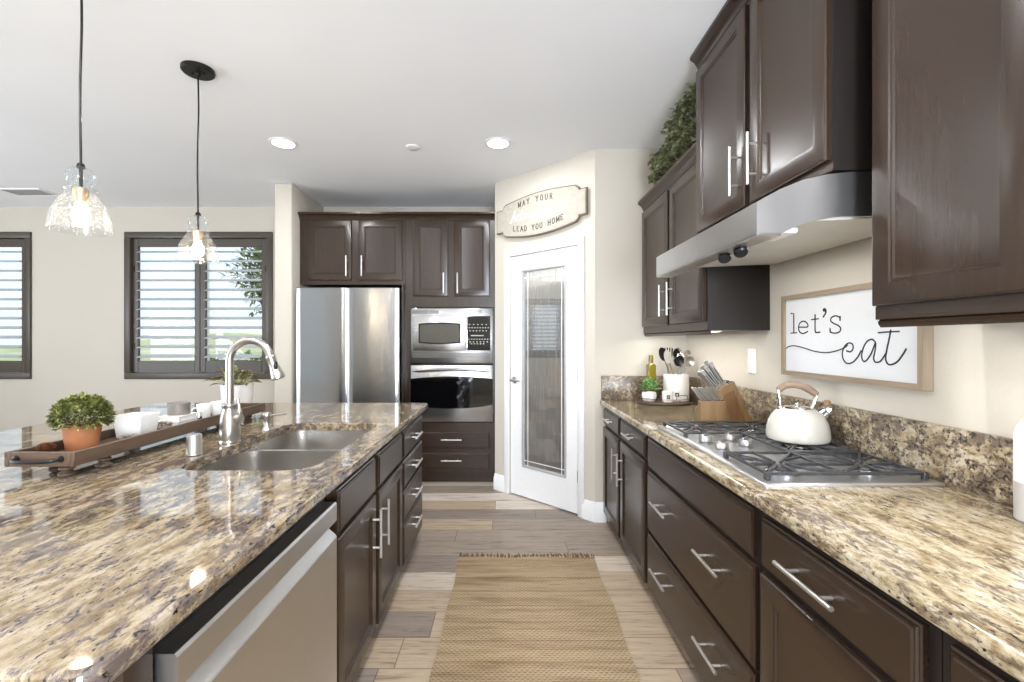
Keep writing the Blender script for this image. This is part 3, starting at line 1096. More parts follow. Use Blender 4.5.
def pull(f, a, b_, L, vertical, parent, c0=0.020):
    b = MB()
    c = c0 + 0.032
    if vertical:
        p = lambda t, cc: f.p(a, b_ + t, cc)
    else:
        p = lambda t, cc: f.p(a + t, b_, cc)
    b.cyl(p(-L / 2, c), p(L / 2, c), 0.006, 12)
    for t in (-L * 0.29, L * 0.29):
        b.cyl(p(t, c0 - 0.001), p(t, c), 0.0048, 10)
    return b.build('handle', M['pull'], parent)


def front(f, a0, a1, b0, b1, kind, parent, mat, pulls=(), prof=None):
    b = MB()
    b.panel(f, a0, a1, b0, b1, prof or (DOOR if kind == 'door' else SLAB))
    o = b.build(kind, mat, parent, angle=20)
    for (pa, pb, L, vert) in pulls:
        pull(f, pa, pb, L, vert, o)
    return o


# ---- right run of base cabinets (fronts face -X)
FX = 0.745
FR = Fr((FX, 0, 0), (0, 1, 0), (0, 0, 1), (-1, 0, 0))


def base_body(root, x0, x1, y0, y1, front_dir, mat='wood_shaded', toe=0.075, hole=None):
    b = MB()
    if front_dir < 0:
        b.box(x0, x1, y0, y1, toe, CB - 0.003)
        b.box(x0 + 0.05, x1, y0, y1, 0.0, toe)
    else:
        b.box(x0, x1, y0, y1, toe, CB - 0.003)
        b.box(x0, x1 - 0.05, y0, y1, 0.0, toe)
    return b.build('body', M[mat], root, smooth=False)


WXC = WX - 0.002
Ya, Yb, Yc, Yd = 3.448, 2.392, 1.345, 0.79
r = thing('base_cabinet', 'dark two-door base cabinet at the far end of the right counter, below the utensil crock', 'cabinet', (FX + 0.3, (Ya + Yb) / 2, 0))
base_body(r, FX, WXC, Yb + 0.001, Ya, -1)
front(FR, 2.967, 3.425, 0.735, 0.853, 'drawer', r, M['wood_y'], [(3.20, 0.795, 0.16, False)])
front(FR, 2.415, 2.925, 0.735, 0.853, 'drawer', r, M['wood_y'], [(2.68, 0.795, 0.16, False)])
front(FR, 2.967, 3.425, 0.085, 0.715, 'door', r, M['wood_v'], [(3.015, 0.545, 0.20, True)])
front(FR, 2.415, 2.925, 0.085, 0.715, 'door', r, M['wood_v'], [(2.875, 0.545, 0.20, True)])
r = thing('base_cabinet', 'dark drawer cabinet below the gas cooktop with four long bar pulls', 'cabinet', (FX + 0.3, (Yc + Yb) / 2, 0))
base_body(r, FX, WXC, Yc + 0.001, Yb - 0.001, -1)
front(FR, 1.368, 2.370, 0.706, 0.850, 'false_front', r, M['wood_y'], prof=FALSE)
for z0, z1 in ((0.382, 0.686), (0.085, 0.365)):
    zc = z1 - 0.115
    front(FR, 1.358, 2.376, z0, z1, 'drawer', r, M['wood_y'], [(2.13, zc, 0.19, False), (1.62, zc, 0.19, False)], prof=FALSE)
r = thing('base_cabinet', 'dark base cabinet with one drawer and one door, nearest the bottom right of the photo', 'cabinet', (FX + 0.3, (Yc + Yd) / 2, 0))
base_body(r, FX, WXC, Yd + 0.001, Yc - 0.001, -1)
front(FR, 0.815, 1.322, 0.705, 0.845, 'drawer', r, M['wood_y'], [(1.09, 0.775, 0.21, False)])
front(FR, 0.815, 1.322, 0.085, 0.685, 'door', r, M['wood_v'], [(0.875, 0.50, 0.20, True)])
r = thing('base_cabinet', 'dark base cabinet cut off by the bottom right corner of the photo', 'cabinet', (FX + 0.3, 0.4, 0))
base_body(r, FX, WXC, 0.10, Yd - 0.001, -1)
front(FR, 0.13, 0.765, 0.705, 0.845, 'drawer', r, M['wood_y'])
front(FR, 0.13, 0.765, 0.085, 0.685, 'door', r, M['wood_v'])


def rrect(x0, x1, y0, y1, rad, inset, n=6):
    rr = max(rad - inset, 0.0015)
    x0 += inset; x1 -= inset; y0 += inset; y1 -= inset
    pts = []
    for cx, cy, a0 in ((x1 - rr, y1 - rr, 0), (x0 + rr, y1 - rr, PI / 2), (x0 + rr, y0 + rr, PI), (x1 - rr, y0 + rr, 1.5 * PI)):
        for k in range(n + 1):
            a = a0 + PI / 2 * k / n
            pts.append((cx + rr * math.cos(a), cy + rr * math.sin(a)))
    return pts


def slab(b, outer, zb, zt, hole=None, rnd=0.012):
    """granite slab with eased edges; outer(inset) -> loop; hole(inset) -> loop"""
    prof = [(rnd * 0.8, zb), (0.002, zb + rnd * 0.5), (0.0, zb + rnd), (0.0, zt - rnd), (rnd * 0.13, zt - rnd * 0.5), (rnd * 0.5, zt - rnd * 0.13), (rnd, zt)]
    rs = [[b.bm.verts.new((x, y, z)) for x, y in outer(i)] for i, z in prof]
    n = len(rs[0])
    for A, B in zip(rs, rs[1:]):
        for i in range(n):
            b.quad([A[i], A[(i + 1) % n], B[(i + 1) % n], B[i]])
    if hole is None:
        b.quad(rs[-1]); b.quad(list(reversed(rs[0])))
        return
    hp = [(-0.004, zt), (0.0, zt - 0.004), (0.0, zb)]
    hs = [[b.bm.verts.new((x, y, z)) for x, y in hole(i)] for i, z in hp]
    m = len(hs[0])
    for A, B in zip(hs, hs[1:]):
        for i in range(m):
            b.quad([A[i], A[(i + 1) % m], B[(i + 1) % m], B[i]])
    for O, H in ((rs[-1], hs[0]), (rs[0], hs[-1])):
        es = []
        for loop in (O, H):
            for i in range(len(loop)):
                e = b.bm.edges.get((loop[i], loop[(i + 1) % len(loop)]))
                es.append(e)
        bmesh.ops.triangle_fill(b.bm, use_beauty=True, use_dissolve=False, edges=es)


ct = thing('countertop', 'speckled cream granite countertop with backsplash along the right wall', 'countertop', (1.03, 1.7, CB))
b = MB(); slab(b, lambda i: rrect(0.705, WX - 0.001, 0.06, 3.453, 0.004, i, 2), CB, CT)
b.build('slab', M['granite'], ct, angle=12)
b = MB()
b.box(WX - 0.022, WX - 0.0015, 0.06, 3.432, CT, 1.087, 0.003, 2)
b.box(0.715, WX - 0.0015, 3.432, 3.4545, CT, 1.087, 0.003, 2)
b.build('backsplash', M['granite_splash'], ct)

# ---- wall cabinets (fronts face -X)


def crown(b, f, a0, a1, z, d=0.045, ret0=None, ret1=None):
    prof = [(0.0, 0), (0.006, 0.006), (0.010, 0.018), (0.024, 0.038), (0.036, 0.046), (d, 0.052), (d, 0.068), (0, 0.068)]
    b.rings([[f.p(a0, z + zz, c) for c, zz in prof], [f.p(a1, z + zz, c) for c, zz in prof]])


def wall_cab(label, xf, y0, y1, z0, z1, doors, dz0, dz1, top=True, side_mat='wood_shaded', rail=True):
    """xf = x of the carcass front"""
    r = thing('wall_cabinet', label, 'cabinet', ((xf + WX) / 2, (y0 + y1) / 2, z0))
    b = MB()
    b.box(xf, WXC, y0, y1, z0, z1)
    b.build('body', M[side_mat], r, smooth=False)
    f = Fr((xf, 0, 0), (0, 1, 0), (0, 0, 1), (-1, 0, 0))
    for (a0, a1, hp) in doors:
        front(f, a0, a1, dz0, dz1, 'door', r, M['wood_v'], [(hp, dz0 + 0.155, 0.20, True)] if hp else [])
    b = MB()
    b.fbox(f, y0, y1, z0 + 0.0005, dz0 - 0.002, 0.0, 0.0025)
    b.build('bottom_rail', M['wood_y'], r, smooth=False)
    if top:
        b = MB()
        crown(b, f, y0, y1, z1 - 0.010)
        if top == 'ends':
            f2 = Fr((0, y1, 0), (1, 0, 0), (0, 0, 1), (0, 1, 0))
        b.build('crown_moulding', M['wood_y'], r, angle=25)
    if rail:
        b = MB()
        prof = [(-0.012, 0), (0.0, 0), (0.006, -0.006), (0.004, -0.014), (-0.002, -0.022), (-0.012, -0.022)]
        b.rings([[f.p(a, z0 + zz, c - 0.006) for c, zz in prof] for a in (y0 + 0.005, y1 - 0.005)])
        b.build('light_rail', M['wood_y'], r, angle=25)
    return r


wall_cab('dark two-door wall cabinet at the far right corner with greenery on top', 1.033, 2.362, 3.452, 1.400, 2.318,
         [(2.905, 3.435, 2.955), (2.385, 2.865, 2.815)], 1.447, 2.292)
wall_cab('tall dark two-door cabinet above the range hood', 0.975, 1.375, 2.335, 1.852, 2.714,
         [(1.855, 2.325, 1.905), (1.385, 1.815, 1.765)], 1.885, 2.690, rail=False)
wall_cab('large dark wall cabinet at the top right edge of the photo', 1.050, 0.50, 1.312, 1.405, 2.714,
         [(0.905, 1.306, None), (0.515, 0.89, None)], 1.443, 2.690)

# lights under the wall cabinets (the two fittings that wash the backsplash)
for y0, y1, lab in ((2.45, 3.35, 'slim light strip below the far right wall cabinet'), (0.58, 1.25, 'slim light strip below the near right wall cabinet')):
    t = thing('cabinet_light', lab, 'light', (1.12, (y0 + y1) / 2, 1.40))
    b = MB(); b.box(1.095, 1.145, y0, y1, 1.3945, 1.3995)
    b.build('housing', M['outlet'], t, smooth=False)
    b = MB(); b.box(1.100, 1.140, y0 + 0.01, y1 - 0.01, 1.3930, 1.3943)
    b.build('lens', M['strip'], t, smooth=False)
    lamp('cabinet_lamp', 'AREA', (1.12, (y0 + y1) / 2, 1.391), (0, 0, R(90)), 3.4 * (y1 - y0), (1, 0.96, 0.91), y1 - y0, 0.04)

# ---- range hood
hd = thing('range_hood', 'stainless steel range hood with arched side under the tall cabinet', 'range hood', (1.05, 1.86, 1.66))
HY0, HY1 = 1.378, 2.292
prof = [(0.748, 1.662), (0.748, 1.757), (0.765, 1.768), (0.817, 1.796), (0.886, 1.824), (0.956, 1.840), (1.03, 1.848), (WXC, 1.848)]
under = [(WXC, 1.722), (1.08, 1.716), (0.984, 1.714), (0.914, 1.702), (0.852, 1.680), (0.817, 1.662)]
FH = Fr((0, 0, 0), (1, 0, 0), (0, 0, 1), (0, 1, 0))
b = MB()
t = 0.012
ring0 = prof + under
b.prism(FH, ring0, HY0, HY0 + t)
b.prism(FH, ring0, HY1 - t, HY1)
# front and top skin
outer = prof
inner = [(0.760, 1.662), (0.760, 1.750), (0.775, 1.758), (0.822, 1.784), (0.889, 1.812), (0.957, 1.828), (1.03, 1.836), (WXC, 1.836)]
b.rings([[FH.p(x, z, c) for x, z in outer + inner[::-1]] for c in (HY0 + t, HY1 - t)])
b.fbox(FH, 0.748, 0.822, 1.6585, 1.6660, HY0, HY1, 0.002, 1)
b.build('shell', M['hood'], hd, angle=30)
b = MB()
b.rings([[FH.p(x, z, c) for x, z in ((0.80, 1.667), (0.835, 1.672), (0.852, 1.684), (0.90, 1.703), (1.33, 1.724), (1.33, 1.735), (0.90, 1.714), (0.80, 1.690))] for c in (HY0 + t, HY1 - t)])
b.build('underside_filter', M['hoodin'], hd, angle=25)
for yk in (1.70, 1.585):
    b = MB()
    b.lathe((0.800, yk, 1.672), [(0.019, 0), (0.020, 0.020), (0.022, 0.024), (0.022, 0.040), (0.017, 0.045)], 20, axis=V(-0.15, -0.62, -0.77))
    b.build('control_knob', M['blackmetal'], hd)
b = MB()
b.fbox(FH, 0.86, 0.93, 1.688, 1.712, 1.47, 1.60, 0.004, 1)
b.build('lamp_cover', M['outlet'], hd, smooth=False)
lamp('hood_lamp', 'AREA', (1.02, 1.86, 1.690), (0, 0, 0), 2.8, (1, 0.97, 0.93), 0.25, 0.6)

# ---- let's eat sign
es = thing('eat_sign', "white framed sign reading let's eat above the cooktop", 'sign', (1.33, 1.835, 1.187))
SY1, SY0, SZ0, SZ1 = 2.21, 1.46, 1.187, 1.556
FS = Fr((WX - 0.0015, SY1, 0), (0, -1, 0), (0, 0, 1), (-1, 0, 0))
SL = SY1 - SY0
for a0, a1 in ((0.0, 0.020), (SL - 0.020, SL)):
    b = MB()
    b.fbox(FS, a0, a1, SZ0, SZ1, 0, 0.034)
    b.build('frame_side', M['framewood_v'], es, smooth=False)
for z in (SZ0, SZ1 - 0.020):
    b = MB()
    b.fbox(FS, 0.020, SL - 0.020, z, z + 0.020, 0, 0.034)
    b.build('frame_rail', M['framewood'], es, smooth=False)
b = MB(); b.fbox(FS, 0.019, SL - 0.019, SZ0 + 0.019, SZ1 - 0.019, 0.004, 0.022)
b.build('board', m_plain('sign_white', srgb(208, 209, 210), 0.6, var=0.01), es, smooth=False)


def sp_(zx, zy):
    x = 770 + zx / 5.683
    y = 280 + zy / 5.683
    X = WX - 0.0235
    Y = X * F_PX / (x - VPX)
    return (SY1 - Y, CAM_Z - (y - VPY) / F_PX * Y)


def ink(pts, w=0.0055, smooth=True):
    P = [sp_(*p) for p in pts]
    if smooth and len(P) > 2:
        P = [(q.x, q.y) for q in catmull([(x, y, 0) for x, y in P], 7)]
    b.ribbon(FS, P, w, 0.0218, 0.0232)


b = MB()
ink([(118, 190), (136, 191), (136, 300)], 0.0065, False)
ink([(118, 302), (154, 300)], 0.0050, False)
b.build('letter', M['ink'], es)
b = MB()
ink([(166, 268), (214, 266), (210, 244), (190, 234), (170, 246), (163, 272), (170, 296), (190, 304), (216, 292)], 0.0055)
b.build('letter', M['ink'], es)
b = MB()
ink([(257, 195), (257, 280), (262, 298), (286, 296)], 0.0065)
ink([(234, 226), (278, 220)], 0.0050, False)
b.build('letter', M['ink'], es)
b = MB()
ink([(308, 165), (316, 168), (318, 185), (302, 212)], 0.0065)
ink([(304, 166), (312, 164), (316, 174), (306, 176), (304, 166)], 0.0060)
b.build('apostrophe', M['ink'], es)
b = MB()
ink([(398, 232), (396, 212), (372, 204), (350, 214), (346, 232), (366, 248), (388, 258), (402, 274), (396, 294), (372, 302), (346, 296), (342, 276)], 0.0055)
ink([(400, 204), (400, 232)], 0.0040, False)
ink([(341, 272), (342, 300)], 0.0040, False)
b.build('letter', M['ink'], es)
b = MB()
ink([(93, 389), (108, 378), (140, 374), (190, 385), (250, 404), (320, 413), (380, 402), (425, 384), (442, 368)], 0.0050)
ink([(434, 402), (456, 408), (472, 392), (470, 366), (448, 358), (424, 378), (412, 415), (418, 452), (440, 474), (470, 468), (498, 440), (520, 400)], 0.0055)
ink([(602, 356), (580, 337), (550, 352), (530, 390), (522, 432), (530, 460), (548, 458), (575, 420), (600, 358), (598, 400), (590, 445), (600, 466), (625, 464), (645, 440), (664, 410)], 0.0055)
ink([(688, 282), (678, 335), (664, 400), (658, 445), (668, 474), (690, 481), (725, 464), (755, 425), (776, 390)], 0.0060)
ink([(614, 300), (660, 296), (738, 292)], 0.0055)
b.build('script_word', M['ink'], es)

# ---- switch plate on the right wall
sw = thing('outlet_plate', 'white outlet plate on the right wall above the knife block', 'outlet', (WX, 2.53, 1.17))
b = MB()
FO = Fr((WX - 0.0005, 0, 0), (0, 1, 0), (0, 0, 1), (-1, 0, 0))
b.fbox(FO, 2.488, 2.566, 1.168, 1.302, 0, 0.007, 0.003, 2)
b.build('plate', M['outlet'], sw)
b = MB(); b.fbox(FO, 2.510, 2.544, 1.200, 1.270, 0.0065, 0.010, 0.002, 1)
for z in (1.212, 1.226, 1.242, 1.256):
    b.fbox(FO, 2.518, 2.536, z - 0.003, z + 0.003, 0.0098, 0.0112)
b.build('receptacle', M['paper'], sw)

# ------------------------------------------------------------------ cooktop
ck = thing('gas_cooktop', 'stainless five-burner gas cooktop with black cast iron grates', 'cooktop', (1.04, 1.86, CT))
CX0, CX1, CY0, CY1 = 0.768, 1.312, 1.375, 2.345
b = MB()
rs = [[V(x, y, z) for x, y in rrect(CX0, CX1, CY0, CY1, 0.012, i, 3)] for i, z in ((0, CT + 0.0003), (0, CT + 0.006), (0.004, CT + 0.010), (0.022, CT + 0.011), (0.030, CT + 0.006), (0.034, CT + 0.005))]
b.rings(rs)
b.build('tray', M['steel_y'], ck, angle=25)
GZ = CT + 0.031          # top of the grates


def bar(b, p0, p1, w=0.0095, h=0.010, z=GZ):
    p0, p1 = Vector((p0[0], p0[1], 0)), Vector((p1[0], p1[1], 0))
    d = (p1 - p0)
    L = d.length
    d.normalize()
    f = Fr((p0.x, p0.y, z), d, Vector((-d.y, d.x, 0)), (0, 0, 1))
    b.fbox(f, 0, L, -w / 2, w / 2, -h, 0, 0.002, 1)


def burner(x, y, r):
    b = MB()
    z = CT + 0.0052
    b.lathe((x, y, z), [(r * 1.15, 0), (r * 1.15, 0.004), (r * 0.9, 0.008), (r * 0.9, 0.011), (r * 0.75, 0.012)], 24)
    o = b.build('burner', M['steel'], ck)
    b = MB()
    b.lathe((x, y, z + 0.0115), [(r * 0.80, 0), (r * 0.82, 0.003), (r * 0.76, 0.007), (r * 0.3, 0.009)], 24)
    b.build('burner_cap', M['iron'], o)


BU = [(0.905, 2.205, 0.040), (1.175, 2.205, 0.034), (1.175, 1.86, 0.052), (0.905, 1.515, 0.046), (1.175, 1.515, 0.036)]
for bx in BU:
    burner(*bx)


def grate(y0, y1, x0, x1, centres):
    b = MB()
    for p in ((x0, y0), (x0, y1), (x1, y0), (x1, y1)):
        b.box(p[0] - 0.008, p[0] + 0.008, p[1] - 0.008, p[1] + 0.008, CT + 0.0055, GZ, 0.002, 1)
    bar(b, (x0 - 0.006, y0), (x1 + 0.006, y0)); bar(b, (x0 - 0.006, y1), (x1 + 0.006, y1))
    bar(b, (x0, y0), (x0, y1)); bar(b, (x1, y0), (x1, y1))
    if len(centres) == 2:
        xm = (centres[0][0] + centres[1][0]) / 2
        bar(b, (xm, y0), (xm, y1))
        cells = ((x0, xm), (xm, x1))
    else:
        cells = ((x0, x1),)
    for (cx, cy), (u0, u1) in zip(centres, cells):
        g = 0.022
        for (qx, qy) in ((u0, cy), (u1, cy), (cx, y0), (cx, y1)):
            d = Vector((qx - cx, qy - cy)).normalized()
            bar(b, (cx + d.x * g, cy + d.y * g), (qx, qy))
        for sx in (-1, 1):
            for sy in (-1, 1):
                bar(b, (cx + sx * 0.055, cy + sy * 0.055), ((u0 if sx < 0 else u1), cy + sy * 0.055 + sy * (min(abs(y1 - cy), abs(cy - y0)) - 0.055) * 0.75), 0.008)
        for sx in (-1, 1):
            for sy in (-1, 1):
                ex, ey = (u0 if sx < 0 else u1), (y0 if sy < 0 else y1)
                d = Vector((ex - cx, ey - cy)).normalized()
                bar(b, (cx + d.x * 0.03, cy + d.y * 0.03), (ex, ey), 0.0085)
    return b.build('grate', M['iron'], ck)


grate(2.055, 2.325, 0.800, 1.290, [(0.905, 2.205), (1.175, 2.205)])
grate(1.705, 2.040, 1.045, 1.290, [(1.175, 1.86)])
grate(1.425, 1.690, 0.805, 1.290, [(0.905, 1.535), (1.175, 1.535)])
for kx, ky in ((0.842, 1.945), (0.852, 1.825), (0.962, 1.985), (0.972, 1.875)):
    b = MB()
    z = CT + 0.0053
    b.lathe((kx, ky, z), [(0.030, 0), (0.030, 0.003), (0.024, 0.005)], 24)
    b.lathe((kx, ky, z + 0.005), [(0.023, 0), (0.026, 0.004), (0.025, 0.020), (0.020, 0.026), (0.008, 0.027)], 24)
    b.fbox(Fr((kx, ky, z + 0.031), Vector((0.8, 0.6, 0)), Vector((-0.6, 0.8, 0)), (0, 0, 1)), -0.021, 0.021, -0.004, 0.004, 0, 0.008, 0.002, 1)
    b.build('control_knob', M['knob'], ck)

# ------------------------------------------------------------------ kettle
KX, KY, KZ = 1.188, 1.885, GZ + 0.0015
kt = thing('kettle', 'cream whistling kettle with wooden grip standing on the cooktop grate', 'kettle', (KX, KY, KZ))
b = MB()
b.lathe((KX, KY, KZ), [(0.100, 0), (0.108, 0.003), (0.1125, 0.010), (0.113, 0.022), (0.111, 0.048), (0.105, 0.074), (0.093, 0.098), (0.078, 0.116), (0.061, 0.126), (0.050, 0.129)], 40)
b.build('body', M['cream'], kt, angle=60)
b = MB()
b.lathe((KX, KY, KZ + 0.1285), [(0.053, 0), (0.053, 0.004), (0.046, 0.007), (0.020, 0.009)], 32)
b.lathe((KX, KY, KZ + 0.136), [(0.008, 0), (0.010, 0.008), (0.006, 0.014)], 14)
b.build('lid', M['chrome'], kt)
KU = V(0.955, -0.295, 0)        # handle line, spout end
KP = lambda s, z: V(KX, KY, KZ) + KU * s + V(0, 0, z)
b = MB()
b.tube(catmull([KP(-0.060, 0.122), KP(-0.064, 0.150), KP(-0.067, 0.185), KP(-0.066, 0.200)], 4), 0.0062, 12)
b.lathe(KP(-0.060, 0.120), [(0.012, 0), (0.012, 0.008), (0.008, 0.012)], 14)
b.build('handle_bracket', M['chrome'], kt)
b = MB()
b.tube(catmull([KP(0.046, 0.118), KP(0.058, 0.150), KP(0.066, 0.180), KP(0.062, 0.192)], 4), 0.0075, 12)
b.lathe(KP(0.046, 0.118), [(0.016, -0.004), (0.016, 0.010), (0.010, 0.016)], 14)
b.build('handle_bracket', M['chrome'], kt)
b = MB()
path = catmull([KP(-0.068, 0.198), KP(-0.052, 0.214), KP(-0.018, 0.224), KP(0.020, 0.217), KP(0.048, 0.200), KP(0.068, 0.184)], 5)
n = len(path)
b.tube(path, [0.0125 + 0.003 * math.sin(PI * i / (n - 1)) for i in range(n)], 14)
b.build('wooden_grip', M['grip'], kt)
b = MB()
ax = (KU * 0.72 + V(0, 0, 0.70)).normalized()
sp0 = KP(0.070, 0.088)
b.lathe(sp0, [(0.036, 0), (0.034, 0.010), (0.025, 0.016), (0.021, 0.040), (0.026, 0.046), (0.026, 0.058), (0.012, 0.062)], 20, axis=ax)
b.build('spout', M['chrome'], kt)
b = MB()
b.lathe(sp0 + ax * 0.046 + V(0, 0, 0.020), [(0.008, 0), (0.014, 0.004), (0.014, 0.018), (0.008, 0.024)], 14)
b.build('whistle_knob', M['block'], kt)

# ------------------------------------------------------------------ knife block
BX, BYk = 1.145, 2.425
kb = thing('knife_block', 'slanted acacia wood knife block behind the cooktop', 'knife block', (BX + 0.08, BYk + 0.05, CT))
FB = Fr((BX, BYk, CT + 0.0005), (1, 0, 0), (0, 0, 1), (0, 1, 0))
b = MB()
poly = [(0.0, 0.0), (0.132, 0.0), (0.146, 0.014), (0.052, 0.222), (-0.034, 0.172), (-0.006, 0.02)]
b.prism(FB, poly, 0.0, 0.10)
b.build('block', M['block'], kb, smooth=False)
b = MB()
b.prism(FB, [(0.040, 0.010), (0.112, 0.010), (0.048, 0.178), (-0.004, 0.150)], -0.0035, 0.001)
b.build('side_panel', m_wood('block_inlay_wood', srgb(96, 68, 40), srgb(132, 98, 60), 2, 0.45, 8), kb, smooth=False)
b = MB()
tdir = V(0.088, 0, 0.050).normalized()
tn = V(-tdir.z, 0, tdir.x)
FT = Fr(FB.p(-0.034, 0.172, 0), tdir, V(0, 1, 0), tn)
b.fbox(FT, 0.068, 0.096, 0.006, 0.094, -0.001, 0.0015)
b.build('maker_plate', M['steel'], kb, smooth=False)
b = MB()
b.box(1.006, 1.138, 2.385, 2.424, CT + 0.0005, CT + 0.1215, 0.002, 1)
b.build('steak_knife_rack', M['block'], kb)


def knife(label, base, d, L, w, t, grp, blade=0.02):
    """handle of a knife standing in a slot: base = where it leaves the wood, d = handle direction"""
    d = d.normalized()
    k = thing('kitchen_knife' if 'steak' not in grp else 'steak_knife', label, 'knife', base, grp)
    sid = V(0, 1, 0)
    nn = d.cross(sid).normalized()
    f = Fr(base, d, nn, sid)
    b = MB()
    o = [(0.0, -w * 0.42), (L * 0.35, -w * 0.50), (L * 0.8, -w * 0.48), (L, -w * 0.75), (L + w * 0.25, -w * 0.1), (L, w * 0.45), (L * 0.75, w * 0.34), (L * 0.3, w * 0.42), (0, w * 0.40)]
    b.prism(f, o, -t / 2, t / 2)
    b.build('handle', M['knife'], k, smooth=False)
    b = MB()
    b.prism(f, [(L * 0.15, -w * 0.16), (L * 0.80, -w * 0.16), (L * 0.80, w * 0.05), (L * 0.15, w * 0.12)], -t / 2 - 0.0015, t / 2 + 0.0015)
    b.build('handle_scale', M['blackmetal'] if 'steak' not in grp else M['knife'], k, smooth=False)
    b = MB()
    b.fbox(f, -0.002, 0.008, -w * 0.46, w * 0.46, -t / 2 - 0.001, t / 2 + 0.001)
    b.build('bolster', M['chrome'], k, smooth=False)
    return k


slots = [(0.010, 0.016, 0.125, 'kitchen knife with the handle lowest and furthest left in the block'), (0.010, 0.048, 0.118, 'kitchen knife handle standing in the second slot of the front row of the block'),
         (0.010, 0.082, 0.112, 'kitchen knife handle in the front row of the block, nearest the wall corner'),
         (0.033, 0.030, 0.128, 'kitchen knife in the middle row of the block, on its side nearest the kettle'), (0.033, 0.070, 0.134, 'kitchen knife in the middle row of the block, on its far side'),
         (0.054, 0.020, 0.140, 'tall kitchen knife in the top row of the block, on its side nearest the kettle'), (0.054, 0.074, 0.146, 'tallest kitchen knife at the far top of the block')]
for s_, y_, L, lab in slots:
    knife(lab, FT.p(s_, y_, 0.0012), tn * 1.0 + V(-0.34 + 5.0 * s_, 0, -0.02), L, 0.0175, 0.013, 'knives in the block')
sk = ['leftmost', 'second from the left', 'third from the left', 'fourth from the left', 'third from the right', 'second from the right', 'rightmost']
for i in range(7):
    bx = 1.020 + 0.0172 * i
    knife('steak knife in the low front rack of the knife block, %s' % sk[i], V(bx, 2.402 + 0.004 * (i % 2), CT + 0.1225), V(-0.62, -0.05, 0.78), 0.086, 0.0105, 0.009, 'steak knives in the front rack')

# ------------------------------------------------------------------ round tray with crock
TX, TY = 1.108, 3.235
tr = thing('serving_tray', 'oval wooden tray with thin wire rail at the far end of the right counter', 'tray', (TX, TY, CT))
b = MB()
b.lathe((TX, TY, CT + 0.0005), [(0.176, 0), (0.188, 0.004), (0.190, 0.014), (0.184, 0.018), (0.176, 0.018)], 48, 1.0, 0.86)
b.build('board', M['traywood'], tr)
b = MB()
TZ = CT + 0.0188
pts = lambda z, n=48: [V(TX + 0.182 * math.cos(2 * PI * k / n), TY + 0.182 * 0.86 * math.sin(2 * PI * k / n), z) for k in range(n + 1)]
b.tube(pts(TZ + 0.022), 0.0018, 6, cap=False)
for k in range(10):
    a = 2 * PI * k / 10
    q = V(TX + 0.182 * math.cos(a), TY + 0.182 * 0.86 * math.sin(a), 0)
    b.cyl(V(q.x, q.y, TZ - 0.004), V(q.x, q.y, TZ + 0.022), 0.0016, 6)
# raised wire grip at the front
for a0 in (-1.15, PI - 1.15):
    ga = [V(TX + 0.184 * math.cos(a0 + t), TY + 0.184 * 0.86 * math.sin(a0 + t), TZ + z) for t, z in ((-0.25, 0.022), (-0.25, 0.040), (-0.18, 0.050), (0.18, 0.050), (0.25, 0.040), (0.25, 0.022))]
    b.tube(catmull(ga, 4), 0.0022, 6)
b.build('wire_rail', M['blackmetal'], tr)

CKX, CKY = 1.195, 3.240
cr = thing('utensil_crock', 'tall white crock of cooking utensils on the oval tray', 'crock', (CKX, CKY, TZ))
b = MB()
rr = 0.086
b.lathe((CKX, CKY, TZ + 0.0006), [(rr - 0.006, 0), (rr, 0.006), (rr, 0.182), (rr - 0.003, 0.182), (rr - 0.008, 0.184), (rr - 0.009, 0.02), (rr - 0.03, 0.012)], 40)
b.build('pot', M['white'], cr)


def label_badge(root, cx, cy, rad, z, ang, w, h, mat=None):
    b = MB()
    b.rings([[V(cx + (rad + 0.0006) * math.cos(ang + t), cy + (rad + 0.0006) * math.sin(ang + t), z + hh) for hh in (0, h)] for t in [(-w / 2 + w * k / 6) / rad for k in range(7)]], False, False, close=False)
    b.build('label_badge', mat or M['ink'], root)
    b = MB()
    for dz in (0.3, 0.55):
        b.rings([[V(cx + (rad + 0.0012) * math.cos(ang + t), cy + (rad + 0.0012) * math.sin(ang + t), z + h * dz + hh) for hh in (0, h * 0.1)] for t in [(-w / 4 + w / 2 * k / 4) / rad for k in range(5)]], False, False, close=False)
    b.build('badge_print', M['white'], root)


label_badge(cr, CKX, CKY, rr, TZ + 0.035, -1.85, 0.026, 0.026)


